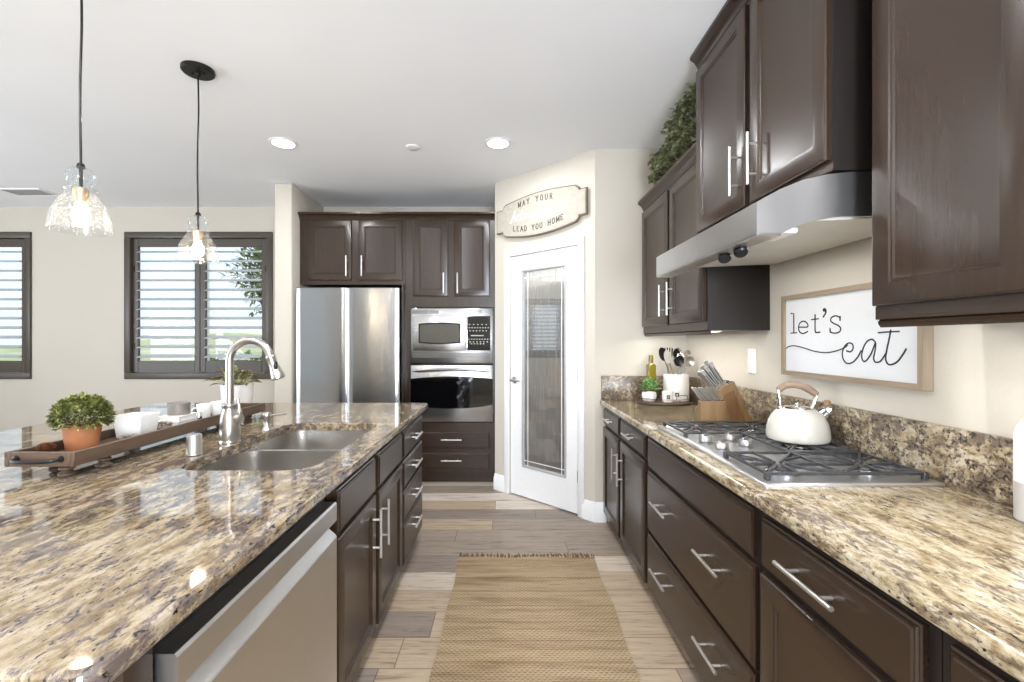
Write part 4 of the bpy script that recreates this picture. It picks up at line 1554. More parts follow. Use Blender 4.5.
def utensil(name, label, base, top, head, mat):
    base, top = Vector(base), Vector(top)
    d = (top - base).normalized()
    u = thing(name, label, 'utensil', base, 'utensils in the crock')
    b = MB()
    b.tube([base, base.lerp(top, 0.5), top], [0.006, 0.005, 0.0042], 8)
    b.build('handle', M['grip'] if head == 'wood' else M['nickel'], u)
    b = MB()
    sd = d.cross(V(0.25, -1, 0.1)).normalized()          # across the head, facing the room
    nn = sd.cross(d).normalized()
    f = Fr(top, sd, d, nn)
    if head in ('spoon', 'wood', 'ladle'):
        rw, rl, dp = {'spoon': (0.032, 0.050, 0.012), 'wood': (0.030, 0.050, 0.008), 'ladle': (0.038, 0.038, 0.028)}[head]
        n = 20
        rs = []
        for q, c in ((1.0, 0.0), (0.8, -dp * 0.55), (0.45, -dp * 0.92), (0.12, -dp)):
            rs.append([f.p(rw * q * math.cos(2 * PI * k / n), rl * 0.95 + rl * q * math.sin(2 * PI * k / n), c) for k in range(n)])
        b.rings(rs, False, True)
        rs = []
        for q, c in ((1.0, 0.0), (1.0, 0.0015), (0.8, -dp * 0.45), (0.4, -dp * 0.7), (0.1, -dp * 0.75)):
            rs.append([f.p(rw * q * math.cos(2 * PI * k / n), rl * 0.95 + rl * q * math.sin(2 * PI * k / n), c + 0.0008) for k in range(n)])
        b.rings(rs, False, True)
    elif head == 'turner':
        b.prism(f, [(-0.010, -0.005), (-0.030, 0.022), (-0.034, 0.086), (-0.026, 0.094), (-0.024, 0.030), (-0.013, 0.030), (-0.013, 0.094), (-0.006, 0.094), (-0.006, 0.030), (0.006, 0.030), (0.006, 0.094), (0.013, 0.094), (0.013, 0.030), (0.024, 0.030), (0.026, 0.094), (0.034, 0.086), (0.030, 0.022), (0.010, -0.005)], -0.0015, 0.0015)
    elif head == 'pasta':
        n = 16
        rs = []
        for q, c in ((1.0, 0.0), (0.7, -0.010), (0.3, -0.016)):
            rs.append([f.p(0.028 * q * math.cos(2 * PI * k / n), 0.034 + 0.036 * q * math.sin(2 * PI * k / n), c) for k in range(n)])
        b.rings(rs, False, True)
        for k in range(9):
            t = -0.5 + k * (PI + 1.0) / 8
            b.cyl(f.p(0.027 * math.cos(t), 0.034 + 0.035 * math.sin(t), 0), f.p(0.030 * math.cos(t), 0.036 + 0.040 * math.sin(t), 0.022), 0.0035, 6, 0.002)
    elif head == 'whisk':
        for k in range(8):
            a = PI * k / 8
            pts = [top + d * h + (sd * math.cos(a) + nn * math.sin(a)) * w_ for h, w_ in ((0, 0.004), (0.03, 0.020), (0.065, 0.030), (0.092, 0.018), (0.100, 0), (0.092, -0.018), (0.065, -0.030), (0.03, -0.020), (0, -0.004))]
            b.tube(catmull(pts, 3), 0.0011, 5)
    b.build('head', mat, u)


zb = TZ + 0.016
utensil('wooden_spoon', 'wooden spoon leaning left in the white crock', (CKX + 0.030, CKY + 0.012, zb), (CKX + -0.062, CKY + -0.046, zb + 0.246), 'wood', M['greyc'])
utensil('cooking_spoon', 'black serving spoon furthest left in the white crock', (CKX + 0.020, CKY + 0.036, zb), (CKX + -0.078, CKY + 0.000, zb + 0.262), 'spoon', M['blackmetal'])
utensil('slotted_turner', 'black slotted turner standing in the white crock', (CKX + -0.045, CKY + 0.035, zb), (CKX + -0.040, CKY + 0.040, zb + 0.258), 'turner', M['blackmetal'])
utensil('ladle', 'black ladle in the middle of the white crock', (CKX + 0.000, CKY + -0.024, zb), (CKX + -0.004, CKY + -0.060, zb + 0.226), 'ladle', M['blackmetal'])
utensil('pasta_fork', 'black pasta fork rising highest out of the white crock', (CKX + 0.030, CKY + 0.028, zb), (CKX + 0.016, CKY + 0.030, zb + 0.274), 'pasta', M['blackmetal'])
utensil('whisk', 'wire whisk standing in the white crock', (CKX + 0.035, CKY + -0.014, zb), (CKX + 0.028, CKY + -0.012, zb + 0.212), 'whisk', M['chrome'])
utensil('steel_spoon', 'steel serving spoon leaning right in the white crock', (CKX + -0.010, CKY + 0.050, zb), (CKX + 0.068, CKY + 0.036, zb + 0.241), 'spoon', M['nickel'])
utensil('steel_ladle', 'steel ladle leaning furthest right out of the white crock', (CKX + -0.020, CKY + -0.048, zb), (CKX + 0.058, CKY + -0.058, zb + 0.222), 'ladle', M['nickel'])

# olive oil bottle
OX, OY = 1.046, 3.325
ob = thing('oil_bottle', 'square olive oil bottle behind the small plant on the tray', 'bottle', (OX, OY, TZ))
b = MB()
rs = [[V(OX + x, OY + y, TZ + 0.0006 + z) for x, y in rrect(-w_, w_, -w_, w_, w_ * 0.35, 0, 4)] for w_, z in ((0.026, 0), (0.029, 0.004), (0.029, 0.238), (0.026, 0.247), (0.016, 0.252), (0.0140, 0.256), (0.0140, 0.290))]
b.rings(rs)
b.build('glass', M['oil'], ob)
b = MB(); b.lathe((OX, OY, TZ + 0.2908), [(0.0150, 0), (0.0150, 0.020), (0.012, 0.022)], 14)
b.build('cap', M['oil'], ob)

# small plant in white pot
PX_, PY_ = 0.994, 3.200
pp = thing('potted_succulent', 'small bright green plant in a round white pot on the oval tray', 'plant', (PX_, PY_, TZ))
b = MB()
b.lathe((PX_, PY_, TZ + 0.0006), [(0.034, 0), (0.046, 0.012), (0.050, 0.040), (0.046, 0.062), (0.041, 0.062), (0.040, 0.050)], 28)
b.build('pot', M['white'], pp)
rnd = random.Random(5)
b = MB()
for i in range(120):
    a = rnd.uniform(0, 2 * PI)
    el = rnd.uniform(0.05, 1.4)
    d = V(math.cos(a) * math.cos(el), math.sin(a) * math.cos(el), math.sin(el))
    q = V(PX_ + 0.004, PY_, TZ + 0.072) + V(d.x * 0.064, d.y * 0.056, d.z * 0.064) * rnd.uniform(0.35, 1.0)
    b.leaf(q, d + V(0, 0, 0.2), V(0, 0, 1), rnd.uniform(0.030, 0.050), rnd.uniform(0.016, 0.028))
b.build('foliage', M['leaf2'], pp, recalc=False)

cup = thing('sugar_pot', 'small white pot with a black badge beside the utensil crock', 'pot', (1.098, 3.135, TZ))
b = MB()
b.lathe((1.098, 3.135, TZ + 0.0006), [(0.030, 0), (0.035, 0.004), (0.036, 0.074), (0.033, 0.074), (0.032, 0.010)], 28)
b.build('body', M['white'], cup)
label_badge(cup, 1.098, 3.135, 0.0358, TZ + 0.026, -1.75, 0.022, 0.026)

# ceramic dispenser cut by the right photo edge
SBX, SBY = 1.266, 1.10
sb = thing('ceramic_bottle', 'two-tone white and grey ceramic bottle cut off by the right photo edge', 'bottle', (SBX, SBY, CT))
b = MB(); b.lathe((SBX, SBY, CT + 0.0005), [(0.036, 0), (0.041, 0.006), (0.042, 0.096)], 36)
b.build('grey_base', M['greyc'], sb)['label'] = 'grey lower part'
b = MB(); b.lathe((SBX, SBY, CT + 0.0965), [(0.042, 0), (0.0415, 0.112), (0.036, 0.132), (0.026, 0.148), (0.018, 0.156), (0.017, 0.166)], 36)
b.build('white_top', M['white'], sb)['label'] = 'white upper part'
b = MB()
b.lathe((SBX, SBY, CT + 0.2625), [(0.0165, 0), (0.0165, 0.014), (0.006, 0.016), (0.005, 0.046)], 16)
b.tube([V(SBX, SBY, CT + 0.308), V(SBX, SBY - 0.018, CT + 0.312), V(SBX, SBY - 0.044, CT + 0.306)], [0.006, 0.006, 0.004], 10)
b.build('pump', M['nickel'], sb)

# greenery on the far wall cabinet
gp = thing('greenery_garland', 'trailing olive green garland lying on top of the far right wall cabinet', 'plant', (1.12, 2.8, 2.318))
rnd = random.Random(12)
b = MB()
bs = MB()
for i in range(56):
    y0 = rnd.uniform(2.44, 3.16)
    h = (0.32 if y0 < 2.85 else 0.32 - 0.22 * (y0 - 2.85) / 0.31) * rnd.uniform(0.25, 1.0)
    base = V(rnd.uniform(1.09, 1.16), y0, 2.324)
    tip = V(rnd.uniform(0.985, 1.09), min(3.22, y0 + rnd.uniform(-0.04, 0.10)), 2.395 + h)
    midp = base.lerp(tip, 0.55) + V(0.01, -0.01, 0.05)
    path = catmull([base, midp, tip, tip + V(-0.025, 0.03, -0.03)], 4)
    for p in path:
        p.z = max(p.z, 2.345)
        p.y = max(p.y, 2.45)
        if p.x < 1.07:
            p.z = max(p.z, 2.40)
    bs.tube(path, 0.0022, 5)
    for p in path[1:]:
        for _ in range(2):
            a = rnd.uniform(0, 2 * PI)
            d = V(math.cos(a), math.sin(a), rnd.uniform(-0.4, 0.7))
            if p.z < 2.45:
                d.z = abs(d.z) + 0.15
            L = rnd.uniform(0.045, 0.080)
            e_ = p + d.normalized() * L
            if e_.x > 1.33 or e_.x < 0.97:
                d.x = -d.x
            if e_.y < 2.39:
                d.y = abs(d.y)
            b.leaf(p + d * 0.004, d, V(0, 0, 1), L, rnd.uniform(0.020, 0.030))
b.build('leaves', M['leaf4'], gp, recalc=False)
bs.build('stems', M['bark'], gp)

# ------------------------------------------------------------------ island
IX = -0.580                       # carcass front, doors face +X
FI = Fr((IX, 0, 0), (0, 1, 0), (0, 0, 1), (1, 0, 0))
IYF = 3.165
r = thing('island_drawer_cabinet', 'dark four-drawer cabinet at the far end of the island', 'cabinet', (IX - 0.3, 2.85, 0))
base_body(r, -1.20, IX, 2.552, IYF, 1)
for z0, z1 in ((0.690, 0.840), (0.518, 0.674), (0.335, 0.502), (0.085, 0.319)):
    front(FI, 2.572, 3.150, z0, z1, 'drawer', r, M['wood_y'], [(2.86, (z0 + z1) / 2 if z1 > 0.4 else z1 - 0.08, 0.19, False)])
r = thing('island_sink_cabinet', 'dark two-door sink cabinet in the middle of the island front', 'cabinet', (IX - 0.3, 2.05, 0))
b = MB()
b.box(-1.20, IX, 1.548, 2.550, 0.075, 0.60)
b.box(-1.20, IX - 0.05, 1.548, 2.550, 0.0, 0.075)
b.box(IX - 0.02, IX, 1.548, 2.550, 0.60, CB - 0.003)
b.box(-1.20, -1.18, 1.548, 2.550, 0.60, CB - 0.003)
b.build('body', M['wood_v'], r, smooth=False)
for a0, a1, hp in ((2.065, 2.535, 2.105), (1.565, 2.020, 1.975)):
    front(FI, a0, a1, 0.690, 0.840, 'false_front', r, M['wood_y'])
    front(FI, a0, a1, 0.085, 0.674, 'door', r, M['wood_v'], [(hp, 0.525, 0.205, True)])
# dishwasher
dw = thing('dishwasher', 'stainless steel dishwasher with pocket handle in the island front', 'dishwasher', (IX - 0.3, 1.14, 0))
DY0, DY1 = 0.775, 1.510
b = MB(); b.box(-1.18, IX - 0.012, DY0 - 0.004, DY1 + 0.012, 0.09, 0.835)
b.box(-1.18, IX - 0.06, DY0, DY1, 0.0, 0.09)
b.build('tub', M['black'], dw, smooth=False)
b = MB()
FDW = Fr((0, DY0, 0), (1, 0, 0), (0, 0, 1), (0, 1, 0))
prof_c = [(IX - 0.012, 0.758), (-0.552, 0.758), (-0.5475, 0.762), (-0.5475, 0.816), (-0.552, 0.822), (IX - 0.012, 0.822)]
b.prism(FDW, prof_c, 0, DY1 - DY0)
b.build('control_panel', M['steel_y'], dw, angle=25)
b = MB()
prof_d = [(IX - 0.012, 0.095), (-0.550, 0.095), (-0.5475, 0.099), (-0.5475, 0.708), (-0.551, 0.715), (-0.592, 0.752), (IX - 0.012 - 0.004, 0.752)]
b.prism(FDW, prof_d, 0, DY1 - DY0)
b.build('door_panel', M['steel_y'], dw, angle=25)
# island end panel and back
r = thing('island_end_panel', 'dark end and back panel of the kitchen island', 'panel', (-1.3, 1.9, 0))
b = MB()
b.box(-1.20, IX, 0.705, 0.764, 0.0, CB - 0.003)
b.box(-1.90, -1.205, 0.705, IYF, 0.0, CB - 0.003)
b.build('panel', M['wood_v'], r, smooth=False)

IX0, IX1, IY0, IY1 = -2.425, -0.5365, 0.600, 3.262
SX0, SX1, SY0_, SY1_ = -1.130, -0.655, 1.555, 2.455       # sink cutout
it = thing('island_countertop', 'large polished granite island countertop with sink cutout', 'countertop', (-1.48, 1.93, CB))
b = MB()
slab(b, lambda i: rrect(IX0, IX1, IY0, IY1, 0.035, i, 10), CB, CT, lambda i: rrect(SX0, SX1, SY0_, SY1_, 0.10, i, 12))
b.build('slab', M['granite_island'], it, angle=12)
# sink: two bowls
sk_ = thing('kitchen_sink', 'undermount stainless double-bowl sink in the island', 'sink', (-0.89, 2.0, 0.68))
b = MB()
zt = CB - 0.0008
bowls = [(SX0 - 0.008, SX1 + 0.008, SY0_ - 0.008, 2.000), (SX0 - 0.008, SX1 + 0.008, 2.028, SY1_ + 0.008)]
for i, (x0, x1, y0, y1) in enumerate(bowls):
    rs = []
    for ins, z in ((0, zt - (0.0 if True else 0)), (0.006, zt - 0.10), (0.012, 0.705), (0.022, 0.688), (0.045, 0.680)):
        rs.append([V(x, y, z) for x, y in rrect(x0, x1, y0, y1, 0.095, ins, 8)])
    b.rings(rs, False, True)
b.build('bowls', M['sinksteel'], sk_, recalc=False, angle=60)
b = MB()
zf = zt - 0.0004
loops = [[b.bm.verts.new((x, y, zf)) for x, y in rrect(SX0 - 0.03, SX1 + 0.03, SY0_ - 0.03, SY1_ + 0.03, 0.02, 0, 3)]]
for (x0, x1, y0, y1) in bowls:
    loops.append([b.bm.verts.new((x, y, zf)) for x, y in rrect(x0, x1, y0, y1, 0.095, 0, 8)])
es = []
for lp in loops:
    for i in range(len(lp)):
        es.append(b.bm.edges.new((lp[i], lp[(i + 1) % len(lp)])))
bmesh.ops.triangle_fill(b.bm, use_beauty=True, use_dissolve=False, edges=es)
b.build('rim_flange', M['sinksteel'], sk_)
for yd in (1.74, 2.2):
    b = MB(); b.lathe((-0.90, yd, 0.6803), [(0.045, 0), (0.045, 0.003), (0.036, 0.0035), (0.030, 0.001)], 24)
    b.build('drain', M['chrome'], sk_)

# faucet
FXp, FYp = -1.178, 1.985
fa = thing('faucet', 'brushed nickel gooseneck pull-down faucet behind the island sink', 'faucet', (FXp, FYp, CT))
b = MB()
b.lathe((FXp, FYp, CT + 0.0005), [(0.041, 0), (0.042, 0.004), (0.040, 0.009), (0.0395, 0.014), (0.041, 0.018), (0.041, 0.045), (0.039, 0.085), (0.034, 0.120), (0.028, 0.140), (0.0275, 0.152), (0.030, 0.156), (0.029, 0.162), (0.018, 0.164)], 32)
b.build('base', M['nickel'], fa, angle=50)
b = MB()
cx, cz, ra = FXp + 0.088, CT + 0.348, 0.088
path = [V(FXp, FYp, CT + 0.160), V(FXp, FYp, CT + 0.25)]
for k in range(0, 15):
    a = PI - (PI * 0.92) * k / 14
    path.append(V(cx + ra * math.cos(a), FYp, cz + ra * math.sin(a)))
b.tube(path, 0.0165, 18)
b.build('gooseneck', M['nickel'], fa)
b = MB()
pe = path[-1]
de = (path[-1] - path[-2]).normalized()
b.lathe(pe - de * 0.002, [(0.0175, 0), (0.0205, 0.004), (0.0205, 0.012), (0.0185, 0.016), (0.020, 0.05), (0.026, 0.085), (0.029, 0.100), (0.0285, 0.106), (0.022, 0.108)], 24, axis=de)
sh = b.build('spray_head', M['nickel'], fa, angle=50)
b = MB()
q = pe + de * 0.045 + V(0.0125, -0.014, 0.004)
b.blob(q + de * 0.006, (0.009, 0.009, 0.020), 12, 8)
b.build('spray_button', M['blackmetal'], sh)
b = MB()
b.lathe(V(FXp + 0.030, FYp - 0.004, CT + 0.102), [(0.021, 0), (0.021, 0.022), (0.016, 0.026)], 18, axis=V(1, -0.1, 0))
b.tube(catmull([V(FXp + 0.046, FYp - 0.006, CT + 0.112), V(FXp + 0.047, FYp - 0.008, CT + 0.145), V(FXp + 0.040, FYp - 0.010, CT + 0.188)], 5), [0.0095] * 5 + [0.0065] * 6, 12)
b.build('lever', M['nickel'], fa)
# air gap and soap dispenser
ag = MB()
ag.lathe((-1.182, 1.765, CT + 0.0005), [(0.026, 0), (0.028, 0.003), (0.026, 0.006), (0.0255, 0.074), (0.023, 0.078), (0.010, 0.079)], 28)
tag(ag.build('air_gap_cap', M['nickel']), 'short polished steel cylinder on the granite in front of the faucet', 'air gap')
sd = thing('soap_dispenser', 'nickel soap dispenser with long spout right of the faucet', 'soap dispenser', (-1.165, 2.27, CT))
b = MB()
b.lathe((-1.165, 2.27, CT + 0.0005), [(0.028, 0), (0.026, 0.006), (0.015, 0.020), (0.014, 0.050), (0.020, 0.056), (0.022, 0.074), (0.018, 0.082), (0.008, 0.084)], 24)
b.build('body', M['nickel'], sd, angle=50)
b = MB()
b.tube([V(-1.150, 2.27, CT + 0.068), V(-1.105, 2.262, CT + 0.074), V(-1.062, 2.255, CT + 0.080)], [0.006, 0.005, 0.004], 10)
b.build('spout', M['nickel'], sd)

# ------------------------------------------------------------------ long wooden tray on the island and what stands on it
TX0, TX1, TY0, TY1 = -1.572, -1.352, 1.455, 2.620
TB, TT = 0.950, 0.996
lt = thing('centerpiece_tray', 'long dark wooden footed tray with black handle on the island', 'tray', (-1.462, 2.04, CT))
b = MB(); b.box(TX0 + 0.014, TX1 - 0.014, TY0 + 0.014, TY1 - 0.014, TB + 0.002, TB + 0.012)
b.build('tray_bottom', M['traywood'], lt, smooth=False)
b = MB()
b.box(TX0, TX0 + 0.015, TY0, TY1, TB, TT, 0.002, 1)
b.box(TX1 - 0.015, TX1, TY0, TY1, TB, TT, 0.002, 1)
b.build('long_side', M['traywood'], lt)
mt_x = m_wood('walnut_tray_end', srgb(60, 46, 36), srgb(102, 81, 64), 0, 0.45, 10)
for y in (TY0, TY1 - 0.015):
    b = MB(); b.box(TX0 + 0.015, TX1 - 0.015, y, y + 0.015, TB, TT, 0.002, 1)
    b.build('end_board', mt_x, lt)
for lx, ly in ((-1.408, 1.492), (-1.545, 1.600), (-1.383, 1.600), (-1.385, 2.50), (-1.535, 2.50)):
    b = MB()
    b.lathe((lx, ly, CT + 0.0005), [(0.019, 0), (0.023, 0.004), (0.023, 0.010), (0.016, 0.014), (0.014, 0.018), (0.021, 0.023), (0.021, 0.029), (0.015, 0.032), (0.022, 0.0375)], 18)
    b.build('foot', M['traywood'], lt)
for y, s in ((TY0, -1), (TY1, 1)):
    b = MB()
    hy = y + s * 0.026
    xs = [-1.548, -1.53, -1.462, -1.41, -1.392]
    b.tube(catmull([V(-1.532, y, 0.975), V(-1.528, y + s * 0.016, 0.974), V(-1.51, hy, 0.972), V(-1.462, hy + s * 0.004, 0.971), V(-1.415, hy, 0.972), V(-1.397, y + s * 0.016, 0.974), V(-1.393, y, 0.975)], 5), 0.0055, 10)
    for hx in (-1.532, -1.393):
        b.lathe((hx, y, 0.975), [(0.011, 0), (0.010, 0.004), (0.004, 0.006)], 12, axis=V(0, s, 0))
    b.build('handle', M['blackmetal'], lt)
TF = TB + 0.0125       # where things stand in the tray

PX0, PY0 = -1.494, 1.640
pt = thing('potted_boxwood', 'round clipped boxwood plant in a terracotta pot on the wooden tray', 'plant', (PX0, PY0, TF))
b = MB()
b.lathe((PX0, PY0, TF), [(0.043, 0), (0.045, 0.004), (0.055, 0.088), (0.056, 0.092), (0.051, 0.092), (0.050, 0.080)], 32)
b.build('terracotta_pot', M['terra'], pt)
b = MB(); b.lathe((PX0, PY0, TF + 0.070), [(0.050, 0.008), (0.049, 0.014), (0.02, 0.018)], 20)
b.build('soil', M['soil'], pt)
rnd = random.Random(3)
b = MB()
for i in range(1900):
    u = rnd.uniform(-0.45, 1)
    a = rnd.uniform(0, 2 * PI)
    s = math.sqrt(max(0, 1 - u * u))
    d = V(s * math.cos(a), s * math.sin(a), u)
    k = rnd.uniform(0.62, 1.0) ** 0.6
    c = V(PX0, PY0, TF + 0.116)
    q = c + V(d.x * 0.083, d.y * 0.083, d.z * 0.072) * k
    dd = d + V(rnd.uniform(-.6, .6), rnd.uniform(-.6, .6), rnd.uniform(-.3, .8))
    b.leaf(q, dd, V(0, 0, 1), rnd.uniform(0.011, 0.019), rnd.uniform(0.008, 0.013))
b.build('foliage', M['leaf'], pt, recalc=False)
b = MB()
for i in range(26):
    a = rnd.uniform(0, 2 * PI)
    r0 = rnd.uniform(0.0, 0.03)
    tip = V(PX0 + math.cos(a) * 0.072, PY0 + math.sin(a) * 0.072, TF + 0.09 + rnd.uniform(0.0, 0.07))
    b.tube([V(PX0 + math.cos(a) * r0, PY0 + math.sin(a) * r0, TF + 0.078), tip], 0.0013, 5)
b.build('stems', M['bark'], pt)
# pine cone beside the pot
pc = thing('pine_cone', 'small brown pine cone at the near end of the wooden tray, beside the terracotta pot', 'pine cone', (-1.520, 1.535, TF))
b = MB()
for j in range(9):
    z = 0.005 + 0.0045 * j
    rr = 0.024 * math.sin(PI * (j + 1.4) / 11)
    for k in range(9):
        a = 2 * PI * (k + 0.5 * (j % 2)) / 9
        d = V(math.cos(a), math.sin(a), 0.55)
        b.leaf(V(-1.520 + rr * 0.5 * math.cos(a), 1.535 + rr * 0.5 * math.sin(a), TF + z), d, V(0, 0, 1), rr * 0.62 + 0.004, 0.012)
b.lathe((-1.520, 1.535, TF), [(0.008, 0), (0.012, 0.01), (0.011, 0.03), (0.004, 0.046)], 12)
b.build('scales', m_plain('cone_brown', srgb(128, 84, 52), 0.8, var=0.35, scale=90), pc, recalc=False)

# tapered white dish
wd = MB()
o = lambda i, z, k: [V(-1.478 + sx * (0.056 * k - i), 1.862 + sy * (0.050 * k - i), z) for sx, sy in ((-1, -1), (1, -1), (1, 1), (-1, 1))]
wd.rings([o(0, TF + 0.0002, 0.80), o(0, TF + 0.006, 0.84), o(0, TF + 0.090, 1.0), o(0.004, TF + 0.090, 1.0), o(0.004, TF + 0.010, 0.84)])
tag(wd.build('white_planter_box', M['white']), 'white tapered rectangular dish on the wooden tray behind the boxwood', 'dish')
# beads
for (bx, by, lab, sd_) in ((-1.408, 1.735, 'grey bead string beside the terracotta pot in the wooden tray', 1), (-1.490, 2.022, 'grey bead string between the white dish and the stacked books', 2)):
    rnd = random.Random(sd_)
    b = MB()
    path = [V(bx + 0.024 * math.cos(k * 0.62), by + 0.026 * math.sin(k * 0.62), TF + 0.0082 + (0.0145 if k > 9 else 0)) for k in range(18)]
    for p in path:
        b.blob(p, 0.0080, 10, 7)
    tag(b.build('bead_string', M['bead']), lab, 'beads')
# books, tin
for i, (z, lab) in enumerate(((TF, 'lower of the two white books stacked on the wooden tray'), (TF + 0.0222, 'upper white book of the stack, under the grey tin'))):
    bk = thing('book', lab, 'book', (-1.512, 2.135, z), 'white books on the tray')
    x0, x1, y0, y1 = -1.556, -1.452, 2.062 + 0.004 * i, 2.216
    b = MB()
    b.box(x0, x1, y0, y1, z + 0.0003, z + 0.003)
    b.box(x0, x1, y0, y1, z + 0.019, z + 0.0218)
    b.box(x0, x0 + 0.003, y0, y1, z + 0.003, z + 0.019)
    b.build('cover', M['white'], bk, smooth=False)
    b = MB(); b.box(x0 + 0.003, x1 - 0.003, y0 + 0.003, y1 - 0.003, z + 0.003, z + 0.019)
    b.build('pages', M['paper'], bk, smooth=False)
tn_ = thing('candle_tin', 'round grey tin standing on the white books', 'tin', (-1.507, 2.145, TF + 0.0446))
zz = TF + 0.0446
b = MB(); b.lathe((-1.507, 2.145, zz), [(0.043, 0), (0.044, 0.002), (0.044, 0.038)], 32)
b.build('body', M['tin'], tn_)
b = MB(); b.lathe((-1.507, 2.145, zz + 0.0382), [(0.0455, 0), (0.0455, 0.014), (0.043, 0.016)], 32)
b.build('lid', M['tin'], tn_)
b = MB(); b.lathe((-1.418, 2.150, TF), [(0.012, 0), (0.0125, 0.002), (0.0125, 0.048), (0.011, 0.052), (0.004, 0.053)], 18)
tag(b.build('shaker', M['chrome']), 'small shiny steel cylinder beside the white books on the tray', 'shaker')
# white cups
for i, (cx, cy, lab) in enumerate(((-1.475, 2.275, 'white cup on the tray, nearest the white books'), (-1.462, 2.365, 'middle white cup of the row behind the faucet base'), (-1.450, 2.455, 'white cup furthest along the tray, nearest the white plant pot'))):
    c = thing('cup', lab, 'cup', (cx, cy, TF), 'white cups on the tray')
    b = MB()
    b.lathe((cx, cy, TF + 0.0002), [(0.022, 0), (0.026, 0.003), (0.034, 0.072), (0.0325, 0.074), (0.031, 0.072), (0.024, 0.006)], 26)
    b.build('bowl', M['white'], c)
    b = MB()
    b.tube(catmull([V(cx - 0.028, cy - 0.008, TF + 0.056), V(cx - 0.046, cy - 0.018, TF + 0.052), V(cx - 0.046, cy - 0.018, TF + 0.028), V(cx - 0.026, cy - 0.008, TF + 0.020)], 5), 0.0035, 8)
    b.build('handle', M['white'], c)
# planter behind the faucet
QX, QY = -1.640, 2.840
pl = thing('potted_calathea', 'leafy patterned plant in a white pot behind the faucet', 'plant', (QX, QY, CT))
b = MB(); b.lathe((QX, QY, CT + 0.0005), [(0.070, 0), (0.080, 0.004), (0.090, 0.150), (0.092, 0.168), (0.088, 0.170), (0.086, 0.160)], 32)
b.build('pot', M['white'], pl)
b = MB(); b.lathe((QX, QY, CT + 0.140), [(0.080, 0), (0.082, 0.012), (0.02, 0.016)], 20)
b.build('soil', M['soil'], pl)
rnd = random.Random(8)
b = MB(); bs = MB()
for i in range(46):
    a = rnd.uniform(0, 2 * PI)
    el = rnd.uniform(0.15, 1.25)
    d = V(math.cos(a) * math.cos(el), math.sin(a) * math.cos(el), math.sin(el))
    L0 = rnd.uniform(0.03, 0.085)
    base = V(QX, QY, CT + 0.155)
    q = base + V(d.x * (0.03 + L0), d.y * (0.03 + L0), d.z * L0 + 0.01)
    bs.tube([base + V(d.x * 0.02, d.y * 0.02, 0), q], 0.0016, 5)
    b.leaf(q, V(d.x, d.y, d.z * 0.5 - 0.12), V(0, 0, 1), rnd.uniform(0.055, 0.085), rnd.uniform(0.030, 0.044), 0.3)
b.build('leaves', M['leaf3'], pl, recalc=False)
bs.build('stems', M['leaf'], pl)

# ------------------------------------------------------------------ back cabinets, fridge, ovens (fronts face -Y)
BF = 4.362
FBK = Fr((0, BF, 0), (1, 0, 0), (0, 0, 1), (0, -1, 0))
r = thing('wall_cabinet', 'dark two-door cabinet above the refrigerator', 'cabinet', (-1.43, 4.65, 1.875))
b = MB(); b.box(-1.928, -0.938, BF, BY - 0.002, 1.875, 2.490)
b.build('body', M['wood_v'], r, smooth=False)
front(FBK, -1.853, -1.440, 1.915, 2.478, 'door', r, M['wood_v'], [(-1.478, 2.045, 0.19, True)])
front(FBK, -1.372, -0.965, 1.915, 2.478, 'door', r, M['wood_v'], [(-1.352 + 0.018, 2.045, 0.19, True)])
b = MB(); crown(b, FBK, -1.928, -0.9375, 2.478, 0.05)
b.build('crown_moulding', M['wood_x'], r, angle=25)
b = MB(); b.box(-0.952, -0.9385, 4.28, BF - 0.001, 0.0, 1.873)
b.build('side_panel', M['wood_v'], r, smooth=False)

tc = thing('oven_cabinet', 'tall dark cabinet holding the microwave and wall oven', 'cabinet', (-0.515, 4.65, 0))
TLX, TRX = -0.9365, -0.0935
b = MB()
b.box(TLX, TRX, BF, BY - 0.002, 0.115, 0.578)
b.box(TLX, TRX, BF, BY - 0.002, 1.662, 2.490)
b.box(TLX, -0.886, BF, BY - 0.002, 0.578, 1.662)
b.box(-0.112, TRX, BF, BY - 0.002, 0.578, 1.662)
b.box(TLX, TRX, BF + 0.07, BY - 0.002, 0.0, 0.115)
b.build('body', M['wood_v'], tc, smooth=False)
front(FBK, -0.862, -0.535, 1.765, 2.478, 'door', tc, M['wood_v'], [(-0.572, 1.885, 0.19, True)])
front(FBK, -0.476, -0.142, 1.765, 2.478, 'door', tc, M['wood_v'], [(-0.443, 1.885, 0.19, True)])
for z0, z1 in ((0.338, 0.488), (0.143, 0.294)):
    front(FBK, -0.862, -0.142, z0, z1, 'drawer', tc, M['wood_x'], [(-0.500, (z0 + z1) / 2 + 0.012, 0.19, False)])
b = MB(); crown(b, FBK, -0.9375, TRX, 2.478, 0.05)
b.build('crown_moulding', M['wood_x'], tc, angle=25)

YA = 4.335


def q8(zx, zy):
    p = px(400 + zx / 5.25, 295 + zy / 5.25, YA)
    return p.x, p.z


def barrel(x0, x1, z0, z1, bt, bb, n=12, side=0.0):
    pts = []
    for k in range(n + 1):
        t = k / n
        pts.append((x0 + (x1 - x0) * t, z0 - bb * 4 * t * (1 - t)))
    for k in range(n + 1):
        t = k / n
        pts.append((x1 + (x0 - x1) * t, z1 + bt * 4 * t * (1 - t)))
    return pts


